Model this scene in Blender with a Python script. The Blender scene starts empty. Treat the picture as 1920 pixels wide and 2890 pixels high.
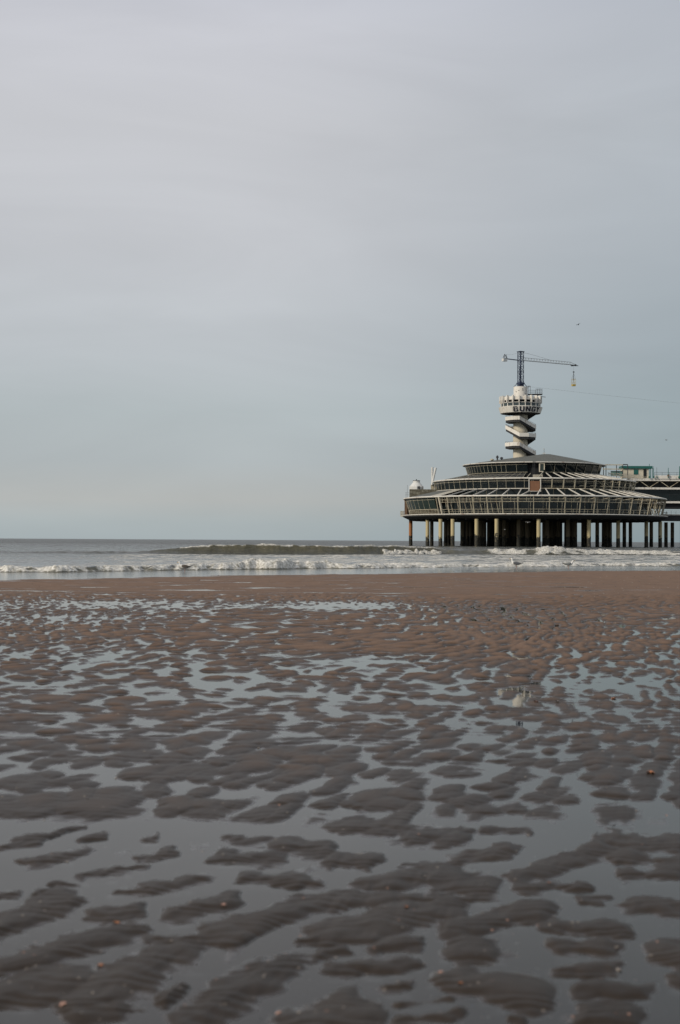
import bpy, bmesh, math, random
import numpy as np
from mathutils import Vector, Matrix
R = math.radians
sc = bpy.context.scene
COL = sc.collection
random.seed(7)

# ------------------------------------------------------------------ camera
F = 4014.0                      # focal length in photograph pixels (50 mm on a 36 mm tall frame)
H = 1.5                         # eye height above the pools
PITCH = math.atan(80.0 / F)
ROLL = R(0.33)
cam_d = bpy.data.cameras.new('camera')
cam = bpy.data.objects.new('camera', cam_d)
COL.objects.link(cam)
cam_d.sensor_fit = 'VERTICAL'
cam_d.sensor_height = 36.0
cam_d.lens = 50.0
cam_d.clip_start = 0.1
cam_d.clip_end = 60000.0
CM = Matrix.Rotation(math.pi / 2 + PITCH, 4, 'X') @ Matrix.Rotation(ROLL, 4, 'Z')
cam.matrix_world = Matrix.Translation((0, 0, H)) @ CM
cam_d.dof.use_dof = True
cam_d.dof.focus_distance = 120.0
cam_d.dof.aperture_fstop = 3.2
sc.camera = cam


def P(px, py, D):
    """world point at depth D (metres along +Y) seen at photograph pixel px, py"""
    v = CM.to_3x3() @ Vector(((px - 960.0) / F, (1445.0 - py) / F, -1.0))
    t = D / v.y
    return Vector((v.x * t, D, H + v.z * t))


def ground(px, py, z=0.0):
    v = CM.to_3x3() @ Vector(((px - 960.0) / F, (1445.0 - py) / F, -1.0))
    t = (z - H) / v.z
    return Vector((v.x * t, v.y * t, z))


# ------------------------------------------------------------------ world, sun, exposure
SUN_AZ = R(-122.0)              # compass-style: 0 = +Y, negative = left; a little behind the camera
SUN_EL = R(30.0)
w = bpy.data.worlds.new('World')
sc.world = w
w.use_nodes = True
nt = w.node_tree
for n in list(nt.nodes):
    nt.nodes.remove(n)
N = nt.nodes.new
L = nt.links.new
out = N('ShaderNodeOutputWorld')
bg = N('ShaderNodeBackground')
bg.inputs[1].default_value = 0.1
sky = N('ShaderNodeTexSky')
sky.sky_type = 'NISHITA'
sky.sun_disc = False
sky.sun_elevation = SUN_EL
sky.sun_rotation = SUN_AZ
sky.air_density = 1.0
sky.dust_density = 2.0
tc = N('ShaderNodeTexCoord')
sep = N('ShaderNodeSeparateXYZ')
L(tc.outputs['Generated'], sep.inputs[0])
ramp = N('ShaderNodeValToRGB')


def lin(c):
    return tuple(((v / 255.0) / 12.92 if v / 255.0 <= 0.04045 else ((v / 255.0 + 0.055) / 1.055) ** 2.4) for v in c)


SKY = [(0.0, (166, 176, 179)), (0.012, (170, 179, 181)), (0.028, (180, 183, 182)), (0.055, (175, 182, 185)),
       (0.09, (178, 186, 189)), (0.13, (186, 191, 195)), (0.20, (194, 196, 200)), (0.28, (201, 202, 206)), (0.34, (199, 200, 206)),
       (0.40, (190, 193, 203)), (0.6, (194, 196, 204)), (1.0, (200, 202, 208))]
cr = ramp.color_ramp
cr.interpolation = 'LINEAR'
while len(cr.elements) < len(SKY):
    cr.elements.new(0.5)
for e, (p, c) in zip(cr.elements, SKY):
    e.position = p
    l = lin(c)
    e.color = (l[0], l[1], l[2], 1)
L(sep.outputs['Z'], ramp.inputs[0])
# soft stratus streaks
mp = N('ShaderNodeMapping')
mp.inputs['Scale'].default_value = (1.6, 1.6, 7.0)
mp.inputs['Rotation'].default_value = (R(4), R(-7), 0)
L(tc.outputs['Generated'], mp.inputs[0])
nz = N('ShaderNodeTexNoise')
nz.inputs['Scale'].default_value = 2.2
nz.inputs['Detail'].default_value = 5.0
nz.inputs['Roughness'].default_value = 0.5
nz.inputs['Distortion'].default_value = 0.6
L(mp.outputs[0], nz.inputs['Vector'])
mr = N('ShaderNodeMapRange')
mr.inputs['From Min'].default_value = 0.3
mr.inputs['From Max'].default_value = 0.7
mr.inputs['To Min'].default_value = 9.75
mr.inputs['To Max'].default_value = 10.95
L(nz.outputs['Fac'], mr.inputs['Value'])
# the cloud is a little thinner to the left, where the sun stands
az = N('ShaderNodeMapRange')
az.interpolation_type = 'SMOOTHSTEP'
az.inputs['From Min'].default_value = -0.08
az.inputs['From Max'].default_value = 0.25
L(sep.outputs['X'], az.inputs['Value'])
ez = N('ShaderNodeMapRange')
ez.inputs['From Min'].default_value = 0.0
ez.inputs['From Max'].default_value = 0.42
ez.inputs['To Min'].default_value = 1.0
ez.inputs['To Max'].default_value = 0.45
L(sep.outputs['Z'], ez.inputs['Value'])
azm = N('ShaderNodeMath')
azm.operation = 'MULTIPLY'
L(az.outputs[0], azm.inputs[0])
L(ez.outputs[0], azm.inputs[1])
tint = N('ShaderNodeMixRGB')
tint.blend_type = 'MULTIPLY'
tint.inputs[2].default_value = (0.64, 0.705, 0.73, 1)
L(azm.outputs[0], tint.inputs[0])
L(ramp.outputs['Color'], tint.inputs[1])
sc1 = N('ShaderNodeVectorMath')
sc1.operation = 'SCALE'
L(tint.outputs[0], sc1.inputs[0])
L(mr.outputs[0], sc1.inputs['Scale'])
mixs = N('ShaderNodeMixRGB')
mixs.inputs[0].default_value = 0.94
L(sky.outputs[0], mixs.inputs[1])
L(sc1.outputs[0], mixs.inputs[2])
L(mixs.outputs[0], bg.inputs[0])
L(bg.outputs[0], out.inputs[0])

sd = bpy.data.lights.new('sun', 'SUN')
sd.energy = 2.4
sd.angle = R(10)
sd.color = (1.0, 0.90, 0.74)
so = bpy.data.objects.new('sun', sd)
COL.objects.link(so)
sdir = Vector((math.sin(SUN_AZ) * math.cos(SUN_EL), math.cos(SUN_AZ) * math.cos(SUN_EL), math.sin(SUN_EL)))
so.rotation_euler = sdir.to_track_quat('Z', 'Y').to_euler()
so.location = (-40, -30, 60)

sc.view_settings.view_transform = 'Standard'
sc.view_settings.look = 'None'
sc.view_settings.exposure = 0.0
sc.view_settings.gamma = 1.0
sc.cycles.max_bounces = 6
sc.cycles.transparent_max_bounces = 8
sc.cycles.caustics_reflective = False
sc.cycles.caustics_refractive = False


# ------------------------------------------------------------------ helpers
class MB:
    def __init__(s):
        s.v = []
        s.f = []
        s.mi = []
        s.cur = 0

    def face(s, idx):
        s.f.append(idx)
        s.mi.append(s.cur)

    def quad(s, a, b, c, d):
        n = len(s.v)
        s.v += [tuple(a), tuple(b), tuple(c), tuple(d)]
        s.face((n, n + 1, n + 2, n + 3))

    def box(s, c, size, rz=0.0, m=None):
        cx, cy, cz = c
        hx, hy, hz = size[0] / 2, size[1] / 2, size[2] / 2
        n = len(s.v)
        ca, sa = math.cos(rz), math.sin(rz)
        for z in (-hz, hz):
            for x, y in ((-hx, -hy), (hx, -hy), (hx, hy), (-hx, hy)):
                s.v.append((cx + x * ca - y * sa, cy + x * sa + y * ca, cz + z))
        for q in ((0, 3, 2, 1), (4, 5, 6, 7), (0, 1, 5, 4), (1, 2, 6, 5), (2, 3, 7, 6), (3, 0, 4, 7)):
            s.face(tuple(n + i for i in q))

    def bar(s, a, b, w, h=None):
        """square bar from a to b"""
        a = Vector(a); b = Vector(b)
        h = h or w
        d = (b - a).normalized()
        up = Vector((0, 0, 1)) if abs(d.z) < 0.95 else Vector((0, 1, 0))
        x = d.cross(up).normalized()
        y = x.cross(d).normalized()
        n = len(s.v)
        for p in (a, b):
            for i, j in ((-1, -1), (1, -1), (1, 1), (-1, 1)):
                s.v.append(tuple(p + x * (i * w / 2) + y * (j * h / 2)))
        for q in ((0, 3, 2, 1), (4, 5, 6, 7), (0, 1, 5, 4), (1, 2, 6, 5), (2, 3, 7, 6), (3, 0, 4, 7)):
            s.face(tuple(n + i for i in q))

    def tube(s, a, b, r, n=10, r2=None, caps=True):
        s.path([a, b], [r, r if r2 is None else r2], n, caps)

    def path(s, pts, rr, n=8, caps=True, closed=False):
        pts = [Vector(p) for p in pts]
        if not isinstance(rr, (list, tuple)):
            rr = [rr] * len(pts)
        base = len(s.v)
        m = len(pts)
        for i, p in enumerate(pts):
            if closed:
                d = pts[(i + 1) % m] - pts[i - 1]
            else:
                d = pts[min(i + 1, m - 1)] - pts[max(i - 1, 0)]
            d.normalize()
            up = Vector((0, 0, 1)) if abs(d.z) < 0.9 else Vector((1, 0, 0))
            x = d.cross(up).normalized()
            y = x.cross(d).normalized()
            for k in range(n):
                a = 2 * math.pi * k / n
                r = rr[i]
                rx, ry = r if isinstance(r, tuple) else (r, r)
                s.v.append(tuple(p + x * (rx * math.cos(a)) + y * (ry * math.sin(a))))
        for i in range(m if closed else m - 1):
            a0 = base + i * n
            b0 = base + ((i + 1) % m) * n
            for k in range(n):
                k2 = (k + 1) % n
                s.face((a0 + k, a0 + k2, b0 + k2, b0 + k))
        if caps and not closed:
            s.face(tuple(base + k for k in range(n))[::-1])
            s.face(tuple(base + (m - 1) * n + k for k in range(n)))

    def rev(s, prof, a0, a1, n, cx=0.0, cy=0.0):
        """surface of revolution of the open profile [(R, z)...] between local angles a0, a1 (deg).
        local angle 0 faces -Y (towards the shore), positive to the right (+X)"""
        base = len(s.v)
        k = len(prof)
        full = abs((a1 - a0) - 360) < 1e-6
        cnt = n if full else n + 1
        for i in range(cnt):
            a = R(a0 + (a1 - a0) * i / n)
            for (r, z) in prof:
                s.v.append((cx + r * math.sin(a), cy - r * math.cos(a), z))
        for i in range(n):
            i2 = (i + 1) % cnt
            for j in range(k - 1):
                s.face((base + i * k + j, base + i2 * k + j, base + i2 * k + j + 1, base + i * k + j + 1))

    def ring(s, prof, a0, a1, n):
        """closed profile swept round (a solid ring segment)"""
        s.rev(list(prof) + [prof[0]], a0, a1, n)
        if abs((a1 - a0) - 360) > 1e-6:
            for a in (a0, a1):
                q = [(r * math.sin(R(a)), -r * math.cos(R(a)), z) for r, z in prof]
                nn = len(s.v)
                s.v += q
                s.face(tuple(range(nn, nn + len(q))))

    def build(s, name, mats, parent=None, loc=None, smooth=False, rz=0.0):
        me = bpy.data.meshes.new(name)
        me.from_pydata(s.v, [], s.f)
        if not isinstance(mats, (list, tuple)):
            mats = [mats]
        for m in mats:
            me.materials.append(m)
        if len(mats) > 1:
            me.polygons.foreach_set('material_index', s.mi)
        if smooth:
            me.polygons.foreach_set('use_smooth', [True] * len(me.polygons))
        me.update()
        o = bpy.data.objects.new(name, me)
        COL.objects.link(o)
        if parent is not None:
            o.parent = parent
        if loc is not None:
            o.location = loc
        if rz:
            o.rotation_euler.z = rz
        if smooth:
            try:
                me.set_sharp_from_angle(angle=R(40))
            except Exception:
                pass
        return o


def tag(o, label=None, cat=None, group=None, kind=None):
    if label: o['label'] = label
    if cat:
        o['category'] = cat
        o['kind'] = 'thing'
    if group: o['group'] = group
    if kind: o['kind'] = kind
    return o


def empty(name, loc, rz=0.0):
    o = bpy.data.objects.new(name, None)
    o.location = loc
    o.rotation_euler.z = rz
    o.empty_display_size = 0.5
    COL.objects.link(o)
    return o


def copy_tree(o, parent=None):
    c = o.copy()
    COL.objects.link(c)
    c.parent = parent
    for ch in list(o.children):
        copy_tree(ch, c)
    return c


# ------------------------------------------------------------------ materials
def mat(name, col, rough=0.6, metal=0.0, var=0.0, scale=1.0, stain=None, stain_amt=0.0, stain_scale=(1, 1, 0.25), bump=0.0, spec=0.5):
    m = bpy.data.materials.new(name)
    m.use_nodes = True
    t = m.node_tree
    b = t.nodes['Principled BSDF']
    b.inputs['Base Color'].default_value = (*col, 1)
    b.inputs['Roughness'].default_value = rough
    b.inputs['Metallic'].default_value = metal
    b.inputs['Specular IOR Level'].default_value = spec
    if var or stain:
        g = t.nodes.new('ShaderNodeTexCoord')
        src = None
        nn = t.nodes.new('ShaderNodeTexNoise')
        nn.inputs['Scale'].default_value = scale
        nn.inputs['Detail'].default_value = 6
        t.links.new(g.outputs['Object'], nn.inputs['Vector'])
        mx = t.nodes.new('ShaderNodeMixRGB')
        mx.inputs[1].default_value = (*[c * (1 - var) for c in col], 1)
        mx.inputs[2].default_value = (*[min(1, c * (1 + var)) for c in col], 1)
        t.links.new(nn.outputs['Fac'], mx.inputs[0])
        src = mx.outputs[0]
        if stain:
            mp2 = t.nodes.new('ShaderNodeMapping')
            mp2.inputs['Scale'].default_value = stain_scale
            t.links.new(g.outputs['Object'], mp2.inputs[0])
            n2 = t.nodes.new('ShaderNodeTexNoise')
            n2.inputs['Scale'].default_value = scale * 1.3
            n2.inputs['Detail'].default_value = 8
            n2.inputs['Roughness'].default_value = 0.65
            t.links.new(mp2.outputs[0], n2.inputs['Vector'])
            r2 = t.nodes.new('ShaderNodeMapRange')
            r2.inputs['From Min'].default_value = 0.62 - 0.25 * stain_amt
            r2.inputs['From Max'].default_value = 0.78 - 0.2 * stain_amt
            r2.inputs['To Max'].default_value = 0.85
            t.links.new(n2.outputs['Fac'], r2.inputs['Value'])
            m2 = t.nodes.new('ShaderNodeMixRGB')
            m2.inputs[2].default_value = (*stain, 1)
            t.links.new(r2.outputs[0], m2.inputs[0])
            t.links.new(src, m2.inputs[1])
            src = m2.outputs[0]
        t.links.new(src, b.inputs['Base Color'])
        if bump:
            bp = t.nodes.new('ShaderNodeBump')
            bp.inputs['Strength'].default_value = bump
            t.links.new(nn.outputs['Fac'], bp.inputs['Height'])
            t.links.new(bp.outputs[0], b.inputs['Normal'])
    return m


M = {}
M['white'] = mat('weathered_white_paint', (0.74, 0.71, 0.65), 0.5, var=0.12, scale=0.9, stain=(0.22, 0.15, 0.09), stain_amt=0.25)
M['tube'] = mat('white_ring_paint', (0.64, 0.62, 0.56), 0.45, var=0.08, scale=0.5, stain=(0.28, 0.17, 0.12), stain_amt=0.35, stain_scale=(1, 1, 1))
M['cream'] = mat('cream_render', (0.60, 0.55, 0.44), 0.7, var=0.10, scale=0.7, stain=(0.24, 0.19, 0.12), stain_amt=0.3)
M['frame'] = mat('rusted_cream_frame', (0.48, 0.44, 0.33), 0.6, var=0.2, scale=1.3, stain=(0.17, 0.10, 0.05), stain_amt=0.5)
M['mullion'] = mat('pale_mullion', (0.60, 0.56, 0.43), 0.55, var=0.15, scale=1.5, stain=(0.13, 0.08, 0.05), stain_amt=0.5)
M['steel'] = mat('dark_steel', (0.035, 0.037, 0.042), 0.6, var=0.2, scale=1.0)
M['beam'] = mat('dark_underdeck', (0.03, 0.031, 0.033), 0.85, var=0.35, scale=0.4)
M['roof'] = mat('grey_roofing_felt', (0.10, 0.105, 0.095), 0.85, var=0.15, scale=0.25, stain=(0.07, 0.07, 0.06), stain_amt=0.3, stain_scale=(1, 1, 1))
M['roofpale'] = mat('pale_roof_panel', (0.40, 0.375, 0.31), 0.7, var=0.15, scale=0.4, stain=(0.2, 0.17, 0.12), stain_amt=0.5, stain_scale=(1, 1, 1))
M['glass'] = mat('dark_window_glass', (0.008, 0.013, 0.015), 0.10, var=0.6, scale=0.6, spec=0.4)
M['glassgreen'] = mat('greenish_glass', (0.025, 0.042, 0.038), 0.15, var=0.4, scale=0.6, spec=0.5)
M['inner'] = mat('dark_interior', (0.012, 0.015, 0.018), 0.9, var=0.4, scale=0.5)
M['brown'] = mat('brown_boarding', (0.20, 0.095, 0.05), 0.7, var=0.2, scale=1.5)
M['blue'] = mat('dark_blue_steel', (0.018, 0.03, 0.07), 0.5, var=0.2, scale=1.0)
M['navy'] = mat('black_blue_lettering', (0.008, 0.01, 0.025), 0.5)
M['jib'] = mat('grey_jib_steel', (0.20, 0.20, 0.19), 0.6)
M['yellow'] = mat('yellow_basket_paint', (0.55, 0.40, 0.09), 0.5, var=0.1)
M['green'] = mat('sea_green_paint', (0.012, 0.11, 0.095), 0.5, var=0.12, scale=1.0)
M['wall'] = mat('stained_concrete_wall', (0.10, 0.09, 0.065), 0.85, var=0.3, scale=0.8, stain=(0.30, 0.29, 0.23), stain_amt=0.6, stain_scale=(1, 1, 1.4), bump=0.3)
M['tank'] = mat('white_tank_paint', (0.62, 0.62, 0.60), 0.5, var=0.06, scale=1.0, stain=(0.3, 0.27, 0.22), stain_amt=0.2)
M['rust'] = mat('brown_rusted_steel', (0.16, 0.10, 0.065), 0.8, var=0.3, scale=1.2)
M['cable'] = mat('grey_cable', (0.16, 0.17, 0.17), 0.6)
M['cablelt'] = mat('weathered_zip_cable', (0.24, 0.25, 0.25), 0.6)


def pile_mat(name, col, dark=(0.018, 0.019, 0.016)):
    m = bpy.data.materials.new(name)
    m.use_nodes = True
    t = m.node_tree
    b = t.nodes['Principled BSDF']
    g = t.nodes.new('ShaderNodeNewGeometry')
    sp = t.nodes.new('ShaderNodeSeparateXYZ')
    t.links.new(g.outputs['Position'], sp.inputs[0])
    n1 = t.nodes.new('ShaderNodeTexNoise')
    n1.inputs['Scale'].default_value = 0.9
    n1.inputs['Detail'].default_value = 5
    t.links.new(g.outputs['Position'], n1.inputs['Vector'])
    ma = t.nodes.new('ShaderNodeMath'); ma.operation = 'MULTIPLY_ADD'
    ma.inputs[1].default_value = 5.0
    t.links.new(n1.outputs['Fac'], ma.inputs[0])
    t.links.new(sp.outputs['Z'], ma.inputs[2])
    mr1 = t.nodes.new('ShaderNodeMapRange')
    mr1.inputs['From Min'].default_value = 5.3
    mr1.inputs['From Max'].default_value = 5.6
    t.links.new(ma.outputs[0], mr1.inputs['Value'])
    # cream concrete with streaks
    mp = t.nodes.new('ShaderNodeMapping'); mp.inputs['Scale'].default_value = (1.5, 1.5, 0.25)
    t.links.new(g.outputs['Position'], mp.inputs[0])
    n2 = t.nodes.new('ShaderNodeTexNoise'); n2.inputs['Scale'].default_value = 1.2; n2.inputs['Detail'].default_value = 6
    t.links.new(mp.outputs[0], n2.inputs['Vector'])
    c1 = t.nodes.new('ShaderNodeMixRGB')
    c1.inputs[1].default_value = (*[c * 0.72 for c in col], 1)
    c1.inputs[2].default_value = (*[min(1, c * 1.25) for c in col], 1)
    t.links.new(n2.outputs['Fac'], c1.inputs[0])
    # barnacles and weed below the high-tide mark
    n3 = t.nodes.new('ShaderNodeTexNoise'); n3.inputs['Scale'].default_value = 2.2; n3.inputs['Detail'].default_value = 8
    n3.inputs['Roughness'].default_value = 0.7
    t.links.new(g.outputs['Position'], n3.inputs['Vector'])
    r3 = t.nodes.new('ShaderNodeMapRange'); r3.inputs['From Min'].default_value = 0.52; r3.inputs['From Max'].default_value = 0.66
    t.links.new(n3.outputs['Fac'], r3.inputs['Value'])
    c2 = t.nodes.new('ShaderNodeMixRGB')
    c2.inputs[1].default_value = (*dark, 1)
    c2.inputs[2].default_value = (0.16, 0.13, 0.075, 1)
    t.links.new(r3.outputs[0], c2.inputs[0])
    c3 = t.nodes.new('ShaderNodeMixRGB')
    t.links.new(mr1.outputs[0], c3.inputs[0])
    t.links.new(c2.outputs[0], c3.inputs[1])
    t.links.new(c1.outputs[0], c3.inputs[2])
    t.links.new(c3.outputs[0], b.inputs['Base Color'])
    b.inputs['Roughness'].default_value = 0.8
    return m


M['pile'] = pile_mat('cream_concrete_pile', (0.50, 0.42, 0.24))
M['pileinner'] = pile_mat('shaded_concrete_pile', (0.17, 0.135, 0.085))  # same concrete for inner piles, with the underdeck shade put into its colour
M['pilerust'] = pile_mat('rust_orange_pile', (0.34, 0.15, 0.06))


# ------------------------------------------------------------------ noise
def perlin(x, y, seed=0):
    x = np.asarray(x, dtype=np.float64); y = np.asarray(y, dtype=np.float64)
    xi = np.floor(x).astype(np.int64); yi = np.floor(y).astype(np.int64)
    xf = x - xi; yf = y - yi
    u = xf * xf * xf * (xf * (xf * 6 - 15) + 10)
    v = yf * yf * yf * (yf * (yf * 6 - 15) + 10)

    def g(ix, iy, fx, fy):
        h = (ix * 374761393 + iy * 668265263 + seed * 974711) & 0xFFFFFFFF
        h = ((h ^ (h >> 13)) * 1274126177) & 0xFFFFFFFF
        h = h ^ (h >> 16)
        a = (h & 0xFFFF) * (2 * math.pi / 65536.0)
        return np.cos(a) * fx + np.sin(a) * fy
    a = g(xi, yi, xf, yf); b = g(xi + 1, yi, xf - 1, yf)
    c = g(xi, yi + 1, xf, yf - 1); d = g(xi + 1, yi + 1, xf - 1, yf - 1)
    return ((a + (b - a) * u) * (1 - v) + (c + (d - c) * u) * v) * 1.5


def fbm(x, y, seed=0, o=3, gain=0.5):
    r = 0.0; amp = 1.0; fr = 1.0
    for i in range(o):
        r = r + amp * perlin(x * fr, y * fr, seed + i * 17)
        amp *= gain; fr *= 2.03
    return r


def mounds(x, y, seed=0, warp=1.0):
    """overlapping tongue-shaped domes, steeper on the near side; about -1 (trough) .. +1 (crown)"""
    xi = np.floor(x).astype(np.int64); yi = np.floor(y).astype(np.int64)
    best = np.full(x.shape, -2.0)

    def rn(ix, iy, k):
        h = (ix * 374761393 + iy * 668265263 + (seed + k) * 974711) & 0xFFFFFFFF
        h = ((h ^ (h >> 13)) * 1274126177) & 0xFFFFFFFF
        h = h ^ (h >> 16)
        return (h & 0xFFFF) / 65536.0
    for di in (-1, 0, 1):
        for dj in (-1, 0, 1):
            ix = xi + di; iy = yi + dj
            px = ix + 0.1 + 0.8 * rn(ix, iy, 1); py = iy + 0.1 + 0.8 * rn(ix, iy, 2)
            rx = 0.42 + 0.42 * rn(ix, iy, 3); ry = 0.36 + 0.40 * rn(ix, iy, 4)
            dy = y - py
            dy = np.where(dy < 0, dy / (ry * 0.55), dy / (ry * 1.45))
            d2 = ((x - px) / rx) ** 2 + dy ** 2
            h = (0.60 + 0.55 * rn(ix, iy, 5)) * (1.0 - d2) / (1 + 0.25 * d2)
            best = np.maximum(best, h)
    return np.maximum(best, -1.0)


def sstep(a, b, x):
    t = np.clip((x - a) / (b - a), 0, 1)
    return t * t * (3 - 2 * t)


SHX = [-400, -40, -12.4, -4.8, 5.4, 12, 18, 60, 400]
SHY = [38, 40, 51.9, 60.8, 67.7, 74.0, 77, 90, 120]


def shore(x):
    return np.interp(x, SHX, SHY) + 1.1 * perlin(x / 4.0, x * 0 + 3.3, 5) + 0.4 * perlin(x / 1.1, x * 0 + 1.7, 6)


# ------------------------------------------------------------------ the beach
# foreground sand islands as read from the ground: pairs of points and a half-thickness
ISL_L = [(60, 150, 190, 120, 22), (190, 118, 400, 72, 12), (160, 230, 400, 185, 26), (400, 295, 690, 250, 18), (570, 372, 980, 305, 32),
         (650, 215, 810, 180, 18), (1040, 208, 1290, 205, 34), (1330, 150, 1500, 165, 40), (820, 465, 1080, 405, 42), (1000, 545, 1560, 405, 60),
         (-40, 560, 330, 400, 62), (30, 700, 640, 545, 62), (-60, 860, 340, 760, 80), (430, 860, 830, 640, 90), (420, 930, 560, 900, 60),
         (700, 590, 1150, 580, 28), (880, 960, 1330, 690, 80), (1440, 990, 1640, 920, 100), (1400, 590, 1568, 560, 36), (1460, 660, 1600, 640, 34),
         (440, 462, 620, 445, 40), (1130, 298, 1480, 325, 26), (270, 330, 360, 336, 9), (1100, 130, 1230, 130, 20), (370, 130, 500, 108, 12), (650, 125, 730, 118, 14),
         (760, 860, 870, 800, 40), (200, 380, 340, 370, 22), (-40, 380, 60, 370, 26)]
ISL_R = [(20, 60, 300, 62, 42), (0, 215, 140, 225, 40), (320, 115, 550, 110, 42), (650, 80, 850, 82, 16), (530, 218, 810, 172, 26),
         (840, 300, 1190, 160, 42), (820, 345, 1150, 342, 24), (470, 290, 640, 330, 60), (520, 400, 690, 395, 26), (150, 330, 360, 300, 40),
         (-60, 560, 500, 430, 75), (-20, 400, 440, 400, 40), (510, 540, 940, 440, 56), (560, 640, 700, 640, 66), (520, 760, 900, 830, 80),
         (1000, 520, 1290, 540, 44), (1030, 615, 1220, 620, 50), (1030, 725, 1280, 715, 34), (1110, 815, 1390, 815, 46), (1160, 930, 1350, 940, 60),
         (-20, 715, 330, 705, 44), (210, 620, 360, 605, 40), (220, 800, 340, 790, 36), (290, 880, 490, 850, 24), (310, 960, 560, 920, 30), (780, 940, 850, 950, 24),
         (1290, 120, 1540, 150, 40), (1320, 290, 1568, 275, 30), (1370, 425, 1600, 430, 46), (1500, 640, 1640, 670, 70), (1540, 760, 1640, 780, 40),
         (1120, 410, 1220, 405, 18), (1280, 200, 1420, 215, 24), (310, 240, 400, 238, 12), (1480, 230, 1640, 230, 30)]


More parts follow.
